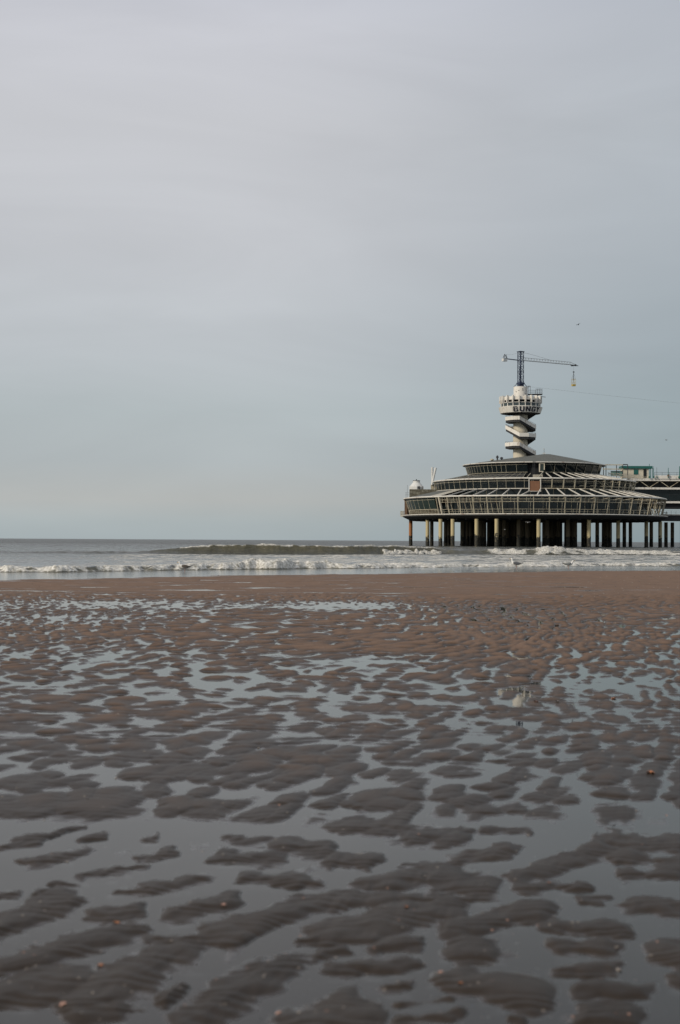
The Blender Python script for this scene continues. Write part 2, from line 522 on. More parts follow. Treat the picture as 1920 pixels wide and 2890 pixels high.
def sand_height(x, y):
    ys = shore(x)
    D = np.maximum(y, 2.0)
    # orientation of the ripples drifts across the beach
    ang = R(26) - R(14) * np.clip(x / (0.24 * D), -1.5, 1.5) + R(10) * perlin(x / 7.0, y / 9.0, 3)
    ca, sa = np.cos(ang), np.sin(ang)
    u = x * ca - y * sa
    v = x * sa + y * ca
    wx = 0.35 * perlin(x / 0.9, y / 1.3, 21)
    wy = 0.45 * perlin(x / 1.1 + 9, y / 1.2, 22)
    # two scales: fine islands close by, longer bars farther off
    n_near = fbm((u + wx * 0.4) / 0.30, (v + wy * 0.5) / 0.62, 31, 3, 0.5)
    n_far = fbm((u + wx) / 0.50, (v + wy) / 1.05, 41, 3, 0.55)
    tmix = sstep(7.0, 17.0, D)
    wn1 = perlin(x / 0.28, y / 0.45, 23); wn2 = perlin(x / 0.33, y / 0.35, 24)
    m_near = mounds((u + wx * 0.3) / 0.38 + 0.22 * wn1, (v + wy * 0.4) / 0.54 + 0.25 * wn2, 500)
    m_far = mounds((u + wx * 0.5) / 0.42 + 0.20 * wn1, (v + wy * 0.6) / 0.64 + 0.25 * wn2, 600)
    n = (m_near + 0.25 * n_near) * (1 - tmix) + (m_far + 0.30 * n_far) * tmix
    # transverse wave-ripple crests, sharper on the near side
    ph = (y + 0.22 * perlin(x / 0.5, y / 0.35, 51) + 0.12 * x)
    lam = 0.085 + 0.16 * sstep(6, 16, D) + 0.2 * sstep(18, 32, D)
    sw = np.sin(2 * np.pi * (y / 0.088) + 7.5 * perlin(x / 0.33, y / 0.20, 52) + 1.5 * perlin(x / 0.1, y / 0.2, 58))
    sw2 = np.sin(2 * np.pi * (y / 0.30) + 8.0 * perlin(x / 0.7, y / 0.6, 53))
    sw3 = np.sin(2 * np.pi * (y / 0.62) + 9.0 * perlin(x / 1.3, y / 1.2, 54))
    wv = (1 - sstep(6.0, 12.0, D)) * 0.10 * sw + sstep(6.0, 12.0, D) * (1 - 0.5 * sstep(18, 28, D)) * 0.15 * sw2 + sstep(14, 26, D) * 0.10 * sw3
    # wet / dry regions of the flat
    ctrl = [(600, 1712, 700, 14, -0.6), (990, 1708, 170, 13, -0.75), (320, 1700, 260, 9, -0.5), (150, 1745, 300, 14, -0.45), (300, 1790, 900, 25, 0.15), (1300, 1815, 380, 40, 0.55),
            (1430, 1722, 120, 22, -0.30), (1700, 1800, 300, 30, 0.15), (1040, 1868, 170, 22, -0.60), (1720, 1925, 260, 22, -0.55), (200, 1850, 320, 26, -0.35),
            (620, 1930, 300, 40, -0.30), (1100, 1960, 260, 28, -0.1), (1500, 1860, 220, 25, 0.2), (450, 2080, 260, 45, 0.10), (760, 2150, 240, 40, 0.45),
            (180, 1990, 260, 30, 0.15), (300, 2010, 260, 20, 0.2), (1350, 2060, 260, 40, -0.1), (1150, 2110, 220, 40, 0.1), (150, 2280, 260, 42, 0.95),
            (450, 2270, 200, 30, 0.3), (1500, 2170, 160, 90, -0.2), (1780, 2130, 160, 60, 0.35), (1000, 2230, 300, 30, -0.1), (1250, 2250, 260, 25, 0.4),
            (1450, 1915, 110, 22, 0.45), (60, 2170, 160, 40, -0.25), (1600, 2270, 260, 30, 0.0), (600, 1790, 600, 26, 0.1)]
    a = 960 + F * x / D
    hz = 1525 + (a - 960) * math.tan(ROLL)
    b = hz + F * H / D
    reg = np.zeros_like(n)
    for (cx, cy, rx, ry, val) in ctrl:
        reg += val * np.exp(-((a - cx) / rx) ** 2 - ((b - cy) / ry) ** 2)
    mid = -0.13 + 0.12 * sstep(1960, 2120, b) + 0.85 * reg + 0.30 * sstep(22, 34, D) * sstep(-12, 5, x) - 0.06
    hm = n * 0.92 + wv + mid
    # foreground
    zx = a / 0.6122; zy = (b - 2290) / 0.6122
    wob = 14 * perlin(x / 0.16, y / 0.22, 61) + 7 * perlin(x / 0.06, y / 0.09, 62)
    wobx = 44 * perlin(x / 0.13, y / 0.17, 63)
    fld = np.full_like(n, -1.2)
    fm = b > 2230
    fx = (zx + wobx)[fm]; fy = (zy + wob)[fm]
    best = np.full_like(fx, -1.2)
    for off, lst in ((0.0, ISL_L), (960 / 0.6122, ISL_R)):
        for (x0, y0, x1, y1, hh) in lst:
            hh *= 1.22 if y0 < 350 else 1.02
            x0 = x0 + off; x1 = x1 + off
            # shortest distance in a frame where width counts a third
            ax, ay, bx, by = x0 * 0.6, y0, x1 * 0.6, y1
            dx, dy = bx - ax, by - ay
            t = np.clip(((fx * 0.6 - ax) * dx + (fy - ay) * dy) / (dx * dx + dy * dy + 1e-6), 0, 1)
            d = np.hypot(fx * 0.6 - ax - t * dx, fy - ay - t * dy)
            v_ = 1.0 - d / hh
            best = np.maximum(best, np.where(v_ > 0.1, 0.1 + (v_ - 0.1) * min(1.0, max(0.3, hh / 52.0)), v_))
    fld[fm] = best
    hf = np.clip(0.95 * fld - 0.04, -0.32, 0.74) + 0.30 * n_near + 0.22 * fbm(u / 0.42, v / 0.55, 66, 2) + wv * 0.55 * sstep(-0.4, 0.3, fld) + 0.02 * sw
    fmix = sstep(2275 + 25 * perlin(x / 0.5, y / 1.0, 67), 2345, b)
    fmix = fmix * sstep(-260, -60, a) * (1 - sstep(1980, 2180, a)) * (1 - sstep(2930, 3030, b))
    hh_ = hm * (1 - fmix) + hf * fmix
    amp = 0.030 + 0.020 * sstep(7, 20, D)
    # flatten crowns, keep troughs shallow
    hh_ = np.where(hh_ > 0, 0.95 * np.tanh(hh_ / 0.95), 0.6 * np.tanh(hh_ / 0.6))
    rip = amp * hh_
    # sand bar between the pools and the swash
    d = y - ys
    bar0 = 38.0 + 0.10 * (x + 10) + 1.6 * perlin(x / 3.0, y / 5.0, 71)
    bar = sstep(bar0 - 2.2, bar0 + 3.0, y)
    barh = (0.015 + 0.004 * sstep(-24, -12, d)) * (1 - sstep(-3.5, -0.2, d)) - 0.034 * sstep(0.22, 0.48, perlin(x / 2.6 + 0.10 * y, y / 1.25, 88) + 0.3 * perlin(x / 0.9, y / 0.5, 89)) * (1 - 0.75 * sstep(3, 12, x)) + 0.005 * fbm(x / 3.4 + 0.1 * y, y / 0.75, 81, 3) * (1 - 0.6 * sstep(-3, 0, d)) + 0.004 * perlin(x / .5, y / .3, 84) + 0.008 * sstep(6, 16, x) * (1 - sstep(-4, -0.3, d))
    z = rip * (1 - bar) + barh * bar
    z = z - 0.05 * sstep(-0.8, 3.0, d) - 0.02 * np.clip(d - 3, 0, 60)
    return z


def grid_mesh(name, xs, ys_, zfun, mats, attrs=None):
    X, Y = xs, ys_
    nr, nc = X.shape
    res = zfun(X.ravel(), Y.ravel())
    if isinstance(res, tuple):
        Z, at = res
    else:
        Z, at = res, None
    co = np.empty((nr * nc, 3), dtype=np.float32)
    co[:, 0] = X.ravel(); co[:, 1] = Y.ravel(); co[:, 2] = Z
    i = np.arange(nr * nc).reshape(nr, nc)
    q = np.stack([i[:-1, :-1], i[:-1, 1:], i[1:, 1:], i[1:, :-1]], axis=-1).reshape(-1, 4).astype(np.int32)
    me = bpy.data.meshes.new(name)
    me.vertices.add(nr * nc)
    me.vertices.foreach_set('co', co.ravel())
    me.loops.add(q.size)
    me.loops.foreach_set('vertex_index', q.ravel())
    me.polygons.add(len(q))
    me.polygons.foreach_set('loop_start', np.arange(0, q.size, 4, dtype=np.int32))
    me.polygons.foreach_set('loop_total', np.full(len(q), 4, dtype=np.int32))
    me.update(calc_edges=True)
    me.polygons.foreach_set('use_smooth', np.ones(len(q), dtype=bool))
    if at is not None:
        for k, vals in at.items():
            A = me.attributes.new(k, 'FLOAT', 'POINT')
            A.data.foreach_set('value', vals.astype(np.float32))
    me.materials.append(mats)
    me.update()
    o = bpy.data.objects.new(name, me)
    COL.objects.link(o)
    return o


def rows(segs):
    r = []
    for a, b, fn in segs:
        d = a
        while d < b:
            r.append(d)
            d += fn(d)
    r.append(segs[-1][1])
    return np.array(r)


def sand_material():
    m = bpy.data.materials.new('wet_rippled_sand')
    m.use_nodes = True
    t = m.node_tree
    b = t.nodes['Principled BSDF']
    n_ = t.nodes.new
    l_ = t.links.new
    g = n_('ShaderNodeNewGeometry')
    sp = n_('ShaderNodeSeparateXYZ')
    l_(g.outputs['Position'], sp.inputs[0])
    # height above the water table decides how wet the surface is
    big = n_('ShaderNodeTexNoise'); big.inputs['Scale'].default_value = 0.8; big.inputs['Detail'].default_value = 5
    l_(g.outputs['Position'], big.inputs['Vector'])
    ma = n_('ShaderNodeMath'); ma.operation = 'MULTIPLY_ADD'
    ma.inputs[1].default_value = 0.016
    zy = n_('ShaderNodeFloatCurve')      # tone by distance: darker close by, lighter midway, drier sand up the bar
    ym = n_('ShaderNodeMapRange'); ym.inputs['From Min'].default_value = 0.0; ym.inputs['From Max'].default_value = 100.0
    l_(sp.outputs['Y'], ym.inputs['Value']); l_(ym.outputs[0], zy.inputs['Value'])
    cv = zy.mapping.curves[0]
    cv.points[0].location = (0.0, 0.05); cv.points[1].location = (1.0, 0.90)
    for px_, py_ in ((0.07, 0.12), (0.12, 0.46), (0.20, 0.56), (0.34, 0.60), (0.42, 0.90)):
        cv.points.new(px_, py_)
    for p_ in cv.points:
        p_.handle_type = 'VECTOR'
    zy.mapping.update()
    zs = n_('ShaderNodeMath'); zs.operation = 'MULTIPLY_ADD'; zs.inputs[1].default_value = 0.055; zs.inputs[2].default_value = -0.0235
    l_(zy.outputs[0], zs.inputs[0])
    za = n_('ShaderNodeMath'); za.operation = 'ADD'
    l_(zs.outputs[0], za.inputs[0]); l_(sp.outputs['Z'], za.inputs[1])
    l_(big.outputs['Fac'], ma.inputs[0]); l_(za.outputs[0], ma.inputs[2])
    dry = n_('ShaderNodeMapRange'); dry.interpolation_type = 'SMOOTHSTEP'
    dry.inputs['From Min'].default_value = 0.010; dry.inputs['From Max'].default_value = 0.058
    l_(ma.outputs[0], dry.inputs['Value'])
    c1 = n_('ShaderNodeMixRGB')
    c1.inputs[1].default_value = (0.030, 0.0215, 0.0148, 1)
    c1.inputs[2].default_value = (0.172, 0.107, 0.070, 1)
    l_(dry.outputs[0], c1.inputs[0])
    # grain and mineral mottling
    fine = n_('ShaderNodeTexNoise'); fine.inputs['Scale'].default_value = 45; fine.inputs['Detail'].default_value = 8; fine.inputs['Roughness'].default_value = 0.7
    l_(g.outputs['Position'], fine.inputs['Vector'])
    fr = n_('ShaderNodeMapRange'); fr.inputs['From Min'].default_value = 0.3; fr.inputs['From Max'].default_value = 0.7
    fr.inputs['To Min'].default_value = 0.82; fr.inputs['To Max'].default_value = 1.18
    l_(fine.outputs['Fac'], fr.inputs['Value'])
    pat = n_('ShaderNodeTexNoise'); pat.inputs['Scale'].default_value = 1.7; pat.inputs['Detail'].default_value = 6
    l_(g.outputs['Position'], pat.inputs['Vector'])
    pr = n_('ShaderNodeMapRange'); pr.inputs['From Min'].default_value = 0.3; pr.inputs['From Max'].default_value = 0.7
    pr.inputs['To Min'].default_value = 0.85; pr.inputs['To Max'].default_value = 1.15
    l_(pat.outputs['Fac'], pr.inputs['Value'])
    mm = n_('ShaderNodeMath'); mm.operation = 'MULTIPLY'
    l_(fr.outputs[0], mm.inputs[0]); l_(pr.outputs[0], mm.inputs[1])
    sc_ = n_('ShaderNodeVectorMath'); sc_.operation = 'SCALE'
    l_(c1.outputs[0], sc_.inputs[0]); l_(mm.outputs[0], sc_.inputs['Scale'])
    l_(sc_.outputs[0], b.inputs['Base Color'])
    rr = n_('ShaderNodeMapRange')
    rr.inputs['To Min'].default_value = 0.42; rr.inputs['To Max'].default_value = 0.75
    l_(dry.outputs[0], rr.inputs['Value'])
    film = n_('ShaderNodeMapRange'); film.interpolation_type = 'SMOOTHSTEP'   # a water film shines at the very edge of each pool
    film.inputs['From Min'].default_value = 0.0; film.inputs['From Max'].default_value = 0.0065
    film.inputs['To Min'].default_value = 0.22; film.inputs['To Max'].default_value = 1.0
    l_(sp.outputs['Z'], film.inputs['Value'])
    rm = n_('ShaderNodeMath'); rm.operation = 'MULTIPLY'
    l_(rr.outputs[0], rm.inputs[0]); l_(film.outputs[0], rm.inputs[1]); l_(rm.outputs[0], b.inputs['Roughness'])
    sl = n_('ShaderNodeMapRange'); sl.interpolation_type = 'SMOOTHSTEP'
    sl.inputs['From Min'].default_value = 0.0005; sl.inputs['From Max'].default_value = 0.0065
    sl.inputs['To Min'].default_value = 0.42; sl.inputs['To Max'].default_value = 0.13
    l_(sp.outputs['Z'], sl.inputs['Value']); l_(sl.outputs[0], b.inputs['Specular IOR Level'])
    bp = n_('ShaderNodeBump'); bp.inputs['Strength'].default_value = 0.35; bp.inputs['Distance'].default_value = 0.004
    l_(fine.outputs['Fac'], bp.inputs['Height']); l_(bp.outputs[0], b.inputs['Normal'])
    return m


rs = rows([(-30.0, 2.0, lambda d: 4.0), (2.0, 3.4, lambda d: 0.05), (3.4, 95.0, lambda d: min(max(d * d / 4300.0, 0.0058), 0.10)),
           (95.0, 400.0, lambda d: 20.0)])
Dg = np.maximum(rs, 3.4)[:, None]
inner = np.linspace(-0.27, 0.27, 840)[None, :] * Dg                      # finest where the view falls
side = 0.27 * Dg + np.linspace(0.0, 1.0, 171)[None, 1:] ** 1.25 * (6.5 + 0.12 * Dg)
wide = (0.39 * Dg + 6.5) * np.array([1.12, 1.4, 2.0, 3.2, 6.0, 12.0])[None, :]
SX = np.concatenate([-wide[:, ::-1], -side[:, ::-1], inner, side, wide], axis=1)
SY = np.repeat(rs[:, None], SX.shape[1], axis=1)
sand = grid_mesh('sand_beach', SX, SY, sand_height, sand_material())
tag(sand, 'brown rippled wet sand of the beach at low tide', kind='structure')

# standing water in the troughs
wm = bpy.data.materials.new('still_pool_water')
wm.use_nodes = True
t = wm.node_tree
for n in list(t.nodes):
    t.nodes.remove(n)
o_ = t.nodes.new('ShaderNodeOutputMaterial')
fr_ = t.nodes.new('ShaderNodeFresnel'); fr_.inputs[0].default_value = 1.33
gl = t.nodes.new('ShaderNodeBsdfGlossy'); gl.inputs['Roughness'].default_value = 0.02; gl.inputs['Color'].default_value = (1, 0.985, 0.955, 1)
tr = t.nodes.new('ShaderNodeBsdfTransparent'); tr.inputs[0].default_value = (0.80, 0.82, 0.80, 1)
mx = t.nodes.new('ShaderNodeMixShader')
t.links.new(fr_.outputs[0], mx.inputs[0]); t.links.new(tr.outputs[0], mx.inputs[1]); t.links.new(gl.outputs[0], mx.inputs[2])
gg = t.nodes.new('ShaderNodeNewGeometry')
nn_ = t.nodes.new('ShaderNodeTexNoise'); nn_.inputs['Scale'].default_value = 6.0; nn_.inputs['Detail'].default_value = 3
t.links.new(gg.outputs['Position'], nn_.inputs['Vector'])
bb = t.nodes.new('ShaderNodeBump'); bb.inputs['Strength'].default_value = 0.06; bb.inputs['Distance'].default_value = 0.004
t.links.new(nn_.outputs['Fac'], bb.inputs['Height'])
t.links.new(bb.outputs[0], gl.inputs['Normal'])
t.links.new(mx.outputs[0], o_.inputs[0])
mb = MB()
xs_ = [-60, -40, -25, -12, -6, 0, 6, 12, 18, 30, 60, 90]
for x0, x1 in zip(xs_[:-1], xs_[1:]):
    s0 = float(np.interp(x0, SHX, SHY)) - 3.5
    s1 = float(np.interp(x1, SHX, SHY)) - 3.5
    mb.quad((x0, -25, 0), (x1, -25, 0), (x1, s1, 0), (x0, s0, 0))
pw = mb.build('pool_water', wm)
tag(pw, 'shallow still water lying in the troughs of the rippled sand', kind='structure')


# ------------------------------------------------------------------ the sea
BX = [-200, -60, -26, -20, 0, 12, 24, 60, 200]
BY = [146, 148, 151, 153, 160, 168, 166, 176, 190]
BH_X = [-200, -60, -40, -31, -22, -16, -8, 4, 11.0, 12.2, 15, 20, 23, 24.6, 27, 33, 45, 200]
BH_H = [0.1, 0.15, 0.18, 0.20, 0.30, 0.80, 1.10, 0.98, 1.0, 0.72, 0.5, 0.55, 0.62, 0.80, 0.58, 0.46, 0.42, 0.4]


def sea(x, y):
    ys = np.interp(x, SHX, SHY)
    d = y - ys
    far = sstep(10, 200, d)
    # chop: short crests lying along the shore
    z = 0.003 - 0.3 * (1 - sstep(-4, -2, d)) - 0.10 * sstep(13, 60, d) - 0.10 * sstep(150, 400, d)
    chop = 0.55 * fbm(x / 3.2, y / 1.1, 101, 3) + 0.45 * fbm(x / 1.1, y / 0.45, 105, 2)
    ca = 0.004 + 0.035 * sstep(8, 22, d) + 0.03 * sstep(90, 200, d)
    fade = 1 - sstep(500, 1500, d)
    z = z + chop * ca * fade
    z = z + fade * far * (0.12 * fbm(x / 14.0, y / 4.5, 111, 3) + 0.06 * fbm(x / 5.0, y / 2.0, 115, 2))
    z = z + (1 - sstep(900, 3000, d)) * sstep(190, 260, d) * 0.10 * perlin(x / 70.0, y / 17.0, 119)
    # inner bore, tumbling white water a few metres off the sand
    b1 = 11.5 + 1.4 * perlin(x / 5.0, x * 0 + 0.4, 121) + 0.6 * perlin(x / 1.3, x * 0 + 0.9, 122) + 0.3 * perlin(x / 0.5, x * 0, 123)
    h1 = np.interp(x, [-60, -12, -8, -5.4, -4.6, -3, -1.2, 0.5, 4, 12, 20, 60], [.20, .21, .21, .26, .44, .36, .30, .18, .14, .12, .16, .2])
    h1 = h1 * (1 + 0.22 * perlin(x / 1.1, x * 0 + 5, 124) + 0.22 * perlin(x / 0.35, x * 0 + 2, 125))
    t1 = (d - b1)
    prof1 = np.where(t1 < 0, 0, np.where(t1 < 0.7, sstep(0, 0.7, t1), np.exp(-np.clip(t1 - 0.7, 0, 50) / 2.6)))
    z = z + h1 * prof1
    lump = np.abs(fbm(x / 0.5, y / 0.4, 131, 3)) * 0.12 + np.abs(perlin(x / 0.16, y / 0.2, 135)) * 0.10
    f1 = np.where(t1 > 0.12, np.exp(-np.clip(t1 - 0.8, 0, 50) / 4.2), 0) * (0.82 + 0.7 * fbm(x / 1.2, y / 1.0, 136, 3) + 0.5 * perlin(x / 0.35, y / 0.3, 137))
    z = z + lump * np.clip(f1, 0, 1) * (h1 / 0.3)
    # a little olive curl left unbroken
    # second low bore line
    b2 = b1 + 5.5 + 1.8 * perlin(x / 4.0, x * 0 + 7.7, 126)
    t2 = d - b2
    h2 = 0.17 * sstep(-0.2, 0.5, perlin(x / 5.0, x * 0 + 2.2, 127) + 0.15)
    prof2 = np.where(t2 < 0, 0, np.where(t2 < 0.6, sstep(0, 0.6, t2), np.exp(-np.clip(t2 - 0.6, 0, 50) / 2.0)))
    z = z + h2 * prof2
    f2 = np.where(t2 > 0.1, np.exp(-np.clip(t2 - 0.5, 0, 50) / 1.5), 0) * (h2 / 0.17) * 0.9
    # the breaker
    yb = np.interp(x, BX, BY) + 1.6 * perlin(x / 9.0, x * 0 + 0.2, 141) + 0.35 * perlin(x / 2.0, x * 0 + 0.7, 142)
    hb = np.interp(x, BH_X, BH_H) * (1 + 0.20 * perlin(x / 4.0, x * 0 + 0.3, 143) + 0.05 * perlin(x / 1.0, x * 0, 144))
    t3 = y - yb
    fw = 1.7
    s3 = np.clip(t3 / fw, 0, 1)
    prof3 = np.where(t3 < 0, 0.0, np.where(t3 < fw, 0.30 * s3 + 0.70 * s3 ** 2.1, np.exp(-np.clip(t3 - fw, 0, 100) / 7.0)))
    # rising foot in front
    broken = np.interp(x, [-200, -60, 4.9, 5.6, 11.4, 12.2, 16.5, 18.5, 24, 200], [0, 0, 0, .55, .6, 0, 0, .85, 1, 1])
    z = z + hb * prof3 * (1 + 0.06 * perlin(x / 0.7 + 0.5 * t3, t3 / 1.6, 158)) + 0.05 * hb * perlin(x / 1.4 + t3 * 0.6, t3 / 0.5, 159) * (t3 > 0) * (t3 < fw)
    lowface = 1 - s3
    f3 = broken * np.where((t3 > -0.4) & (t3 < fw + 2.5), 1.0, np.exp(-np.clip(t3 - fw - 2.5, 0, 60) / 3.0) * (t3 > 0))
    part = (x > 5) & (x < 12)
    f3 = np.where(part, np.where(s3 < 0.50 + 0.25 * perlin(x / 0.8, y * 0 + 1.0, 147), 1.0, 0.05) * (t3 > -0.6) * (t3 < fw), f3)
    crest = np.exp(-((t3 - fw - 0.10) / 0.28) ** 2) * sstep(-0.8, 0.3, perlin(x / 5.0, x * 0 + 8.1, 145) + 0.5 * perlin(x / 0.9, y / 2, 146)) * (hb > 0.7)
    f3 = np.where(x > 14, f3 * np.where(s3 > 0.30 + 0.35 * perlin(x / 1.5, y * 0 + 2.0, 148), 1.0, 0.15) * np.clip(0.8 + 0.9 * perlin(x / 1.8, y / 1.2, 149), 0, 1), f3)
    f3 = np.clip(f3, 0, 1)
    l3 = (0.20 * np.abs(fbm(x / 1.1, y / 0.9, 151, 3)) + 0.28 * np.abs(perlin(x / 0.40, y / 0.3, 155)) + 0.16 * perlin(x / 0.8, y / 0.5, 157)) * f3
    z = z + l3 * np.clip(hb / 0.7, 0, 1.3) + crest * 0.12 * np.abs(perlin(x / 0.5, y / 0.5, 156))
    # lace of spent foam between the breaker and the sand
    zone = sstep(9, 14, d) * (1 - sstep(-6, 4, t3)) * (0.50 + 0.50 * sstep(-20, -6, x + 0.12 * (y - 90)))
    lace = 1 - np.abs(fbm((x + 0.8 * perlin(x / 3, y / 3, 161)) / 2.6, y / 2.4, 162, 3)) * 2.6
    fl = zone * np.clip(lace * 0.6 + 0.25 * perlin(x / 8, y / 6, 165) + 0.24, 0, 0.85)
    cap = far * (1 - sstep(150, 260, d)) * 0
    foam = np.clip(np.maximum.reduce([np.clip(f1, 0, 1), np.clip(f2, 0, 1), f3, crest * 0.9, fl]) + cap, 0, 1)
    # thin film at the very edge
    edge = np.exp(-((d - 0.6 - 0.9 * perlin(x / 2.0, x * 0 + 4.4, 171)) / 0.25) ** 2) * 0.55 * sstep(-0.2, 0.3, perlin(x / 3.0, x * 0 + 9, 172))
    foam = np.maximum(foam, edge)
    face = np.where((t3 > 0.0) & (t3 < fw + 1.5), s3 ** 0.8, 0.0) * np.clip(hb, 0, 1) + np.where((t1 > 0) & (t1 < 0.5), 0.8, 0.0)
    return z, {'foam': foam, 'face': np.clip(face, 0, 1)}


def sea_material():
    m = bpy.data.materials.new('grey_north_sea_water')
    m.use_nodes = True
    t = m.node_tree
    b = t.nodes['Principled BSDF']
    n_ = t.nodes.new
    l_ = t.links.new
    g = n_('ShaderNodeNewGeometry')
    fa = n_('ShaderNodeAttribute'); fa.attribute_name = 'foam'
    fc = n_('ShaderNodeAttribute'); fc.attribute_name = 'face'
    wc = n_('ShaderNodeMixRGB')
    wc.inputs[1].default_value = (0.070, 0.074, 0.066, 1)
    wc.inputs[2].default_value = (0.060, 0.054, 0.030, 1)
    l_(fc.outputs['Fac'], wc.inputs[0])
    smp = n_('ShaderNodeMapping'); smp.inputs['Scale'].default_value = (1.6, 0.5, 0.5); smp.inputs['Rotation'].default_value = (0, 0, 0.5)
    l_(g.outputs['Position'], smp.inputs[0])
    sn = n_('ShaderNodeTexNoise'); sn.inputs['Scale'].default_value = 1.5; sn.inputs['Detail'].default_value = 6; sn.inputs['Roughness'].default_value = 0.65
    l_(smp.outputs[0], sn.inputs['Vector'])
    sv = n_('ShaderNodeMapRange'); sv.inputs['From Min'].default_value = 0.38; sv.inputs['From Max'].default_value = 0.62
    l_(sn.outputs['Fac'], sv.inputs['Value'])
    scx = n_('ShaderNodeMixRGB'); scx.inputs[1].default_value = (0.078, 0.070, 0.040, 1); scx.inputs[2].default_value = (0.112, 0.100, 0.056, 1)
    l_(sv.outputs[0], scx.inputs[0]); l_(scx.outputs[0], wc.inputs[2])
    mp = n_('ShaderNodeMapping'); mp.inputs['Scale'].default_value = (1.0, 1.0, 1.0)
    l_(g.outputs['Position'], mp.inputs[0])
    n1 = n_('ShaderNodeTexNoise'); n1.inputs['Scale'].default_value = 3.0; n1.inputs['Detail'].default_value = 8; n1.inputs['Roughness'].default_value = 0.7
    l_(mp.outputs[0], n1.inputs['Vector'])
    ad = n_('ShaderNodeMath'); ad.operation = 'MULTIPLY_ADD'; ad.inputs[1].default_value = 0.9; ad.inputs[2].default_value = -0.45
    l_(n1.outputs['Fac'], ad.inputs[0])
    sm = n_('ShaderNodeMath'); sm.operation = 'ADD'
    l_(fa.outputs['Fac'], sm.inputs[0]); l_(ad.outputs[0], sm.inputs[1])
    mr_ = n_('ShaderNodeMapRange'); mr_.inputs['From Min'].default_value = 0.30; mr_.inputs['From Max'].default_value = 0.62
    l_(sm.outputs[0], mr_.inputs['Value'])
    fo = n_('ShaderNodeMixRGB'); fo.inputs[2].default_value = (0.58, 0.565, 0.525, 1)
    fz = n_('ShaderNodeTexNoise'); fz.inputs['Scale'].default_value = 7.0; fz.inputs['Detail'].default_value = 6; fz.inputs['Roughness'].default_value = 0.75
    l_(g.outputs['Position'], fz.inputs['Vector'])
    fv = n_('ShaderNodeMapRange'); fv.inputs['From Min'].default_value = 0.38; fv.inputs['From Max'].default_value = 0.60
    l_(fz.outputs['Fac'], fv.inputs['Value'])
    fcol = n_('ShaderNodeMixRGB'); fcol.inputs[1].default_value = (0.26, 0.245, 0.20, 1); fcol.inputs[2].default_value = (0.78, 0.76, 0.71, 1)
    l_(fv.outputs[0], fcol.inputs[0]); l_(fcol.outputs[0], fo.inputs[2])
    l_(mr_.outputs[0], fo.inputs[0]); l_(wc.outputs[0], fo.inputs[1])
    l_(fo.outputs[0], b.inputs['Base Color'])
    ro = n_('ShaderNodeMapRange'); ro.inputs['To Min'].default_value = 0.08; ro.inputs['To Max'].default_value = 0.8
    l_(mr_.outputs[0], ro.inputs['Value'])
    spf = n_('ShaderNodeSeparateXYZ'); l_(g.outputs['Position'], spf.inputs[0])
    rf = n_('ShaderNodeMapRange'); rf.inputs['From Min'].default_value = 120; rf.inputs['From Max'].default_value = 600; rf.inputs['To Min'].default_value = 0.0; rf.inputs['To Max'].default_value = 0.36
    l_(spf.outputs['Y'], rf.inputs['Value'])
    rx = n_('ShaderNodeMath'); rx.operation = 'MAXIMUM'; l_(ro.outputs[0], rx.inputs[0]); l_(rf.outputs[0], rx.inputs[1])
    l_(rx.outputs[0], b.inputs['Roughness'])
    b.inputs['IOR'].default_value = 1.33
    mp2 = n_('ShaderNodeMapping'); mp2.inputs['Scale'].default_value = (0.45, 1.3, 1.0)
    l_(g.outputs['Position'], mp2.inputs[0])
    n2 = n_('ShaderNodeTexNoise'); n2.inputs['Scale'].default_value = 1.6; n2.inputs['Detail'].default_value = 7; n2.inputs['Roughness'].default_value = 0.6
    l_(mp2.outputs[0], n2.inputs['Vector'])
    bp = n_('ShaderNodeBump'); bp.inputs['Strength'].default_value = 0.5; bp.inputs['Distance'].default_value = 0.55
    l_(n2.outputs['Fac'], bp.inputs['Height']); l_(bp.outputs[0], b.inputs['Normal'])
    sp = n_('ShaderNodeSeparateXYZ'); l_(g.outputs['Position'], sp.inputs[0])
    dm = n_('ShaderNodeMapRange'); dm.inputs['From Min'].default_value = 72; dm.inputs['From Max'].default_value = 190
    dm.inputs['To Min'].default_value = 0.08; dm.inputs['To Max'].default_value = 1.0
    l_(sp.outputs['Y'], dm.inputs['Value']); l_(dm.outputs[0], bp.inputs['Strength'])
    return m


rs = rows([(38.0, 50.0, lambda d: 0.4), (50.0, 100.0, lambda d: 0.085), (100.0, 146.0, lambda d: 0.2), (146.0, 182.0, lambda d: 0.10), (182.0, 600.0, lambda d: 0.9),
           (600.0, 40000.0, lambda d: d * 0.012)])
un = np.concatenate([-np.array([3.5, 2.2, 1.4, 1.0, 0.75, 0.6, 0.48, 0.40]), np.linspace(-0.33, 0.33, 640), np.array([0.40, 0.48, 0.6, 0.75, 1.0, 1.4, 2.2, 3.5])])
SX = un[None, :] * rs[:, None]
SY = np.repeat(rs[:, None], len(un), axis=1)
sea_o = grid_mesh('sea_water', SX, SY, sea, sea_material())
tag(sea_o, 'grey green sea with a curling breaker and white foam', kind='structure')

# ------------------------------------------------------------------ the pier pavilion
CX, CY = 61.25, 450.0
RZ = -math.atan2(CX, CY)


def lp(r, a, z):
    """point on the pavilion: radius, local angle (0 = towards the beach, + = right), height"""
    return Vector((r * math.sin(R(a)), -r * math.cos(R(a)), z))


pav = empty('pier_pavilion', (CX, CY, 0), RZ)
tag(pav, 'round saucer-shaped pier pavilion with three glazed tiers standing on piles in the sea', 'pavilion')

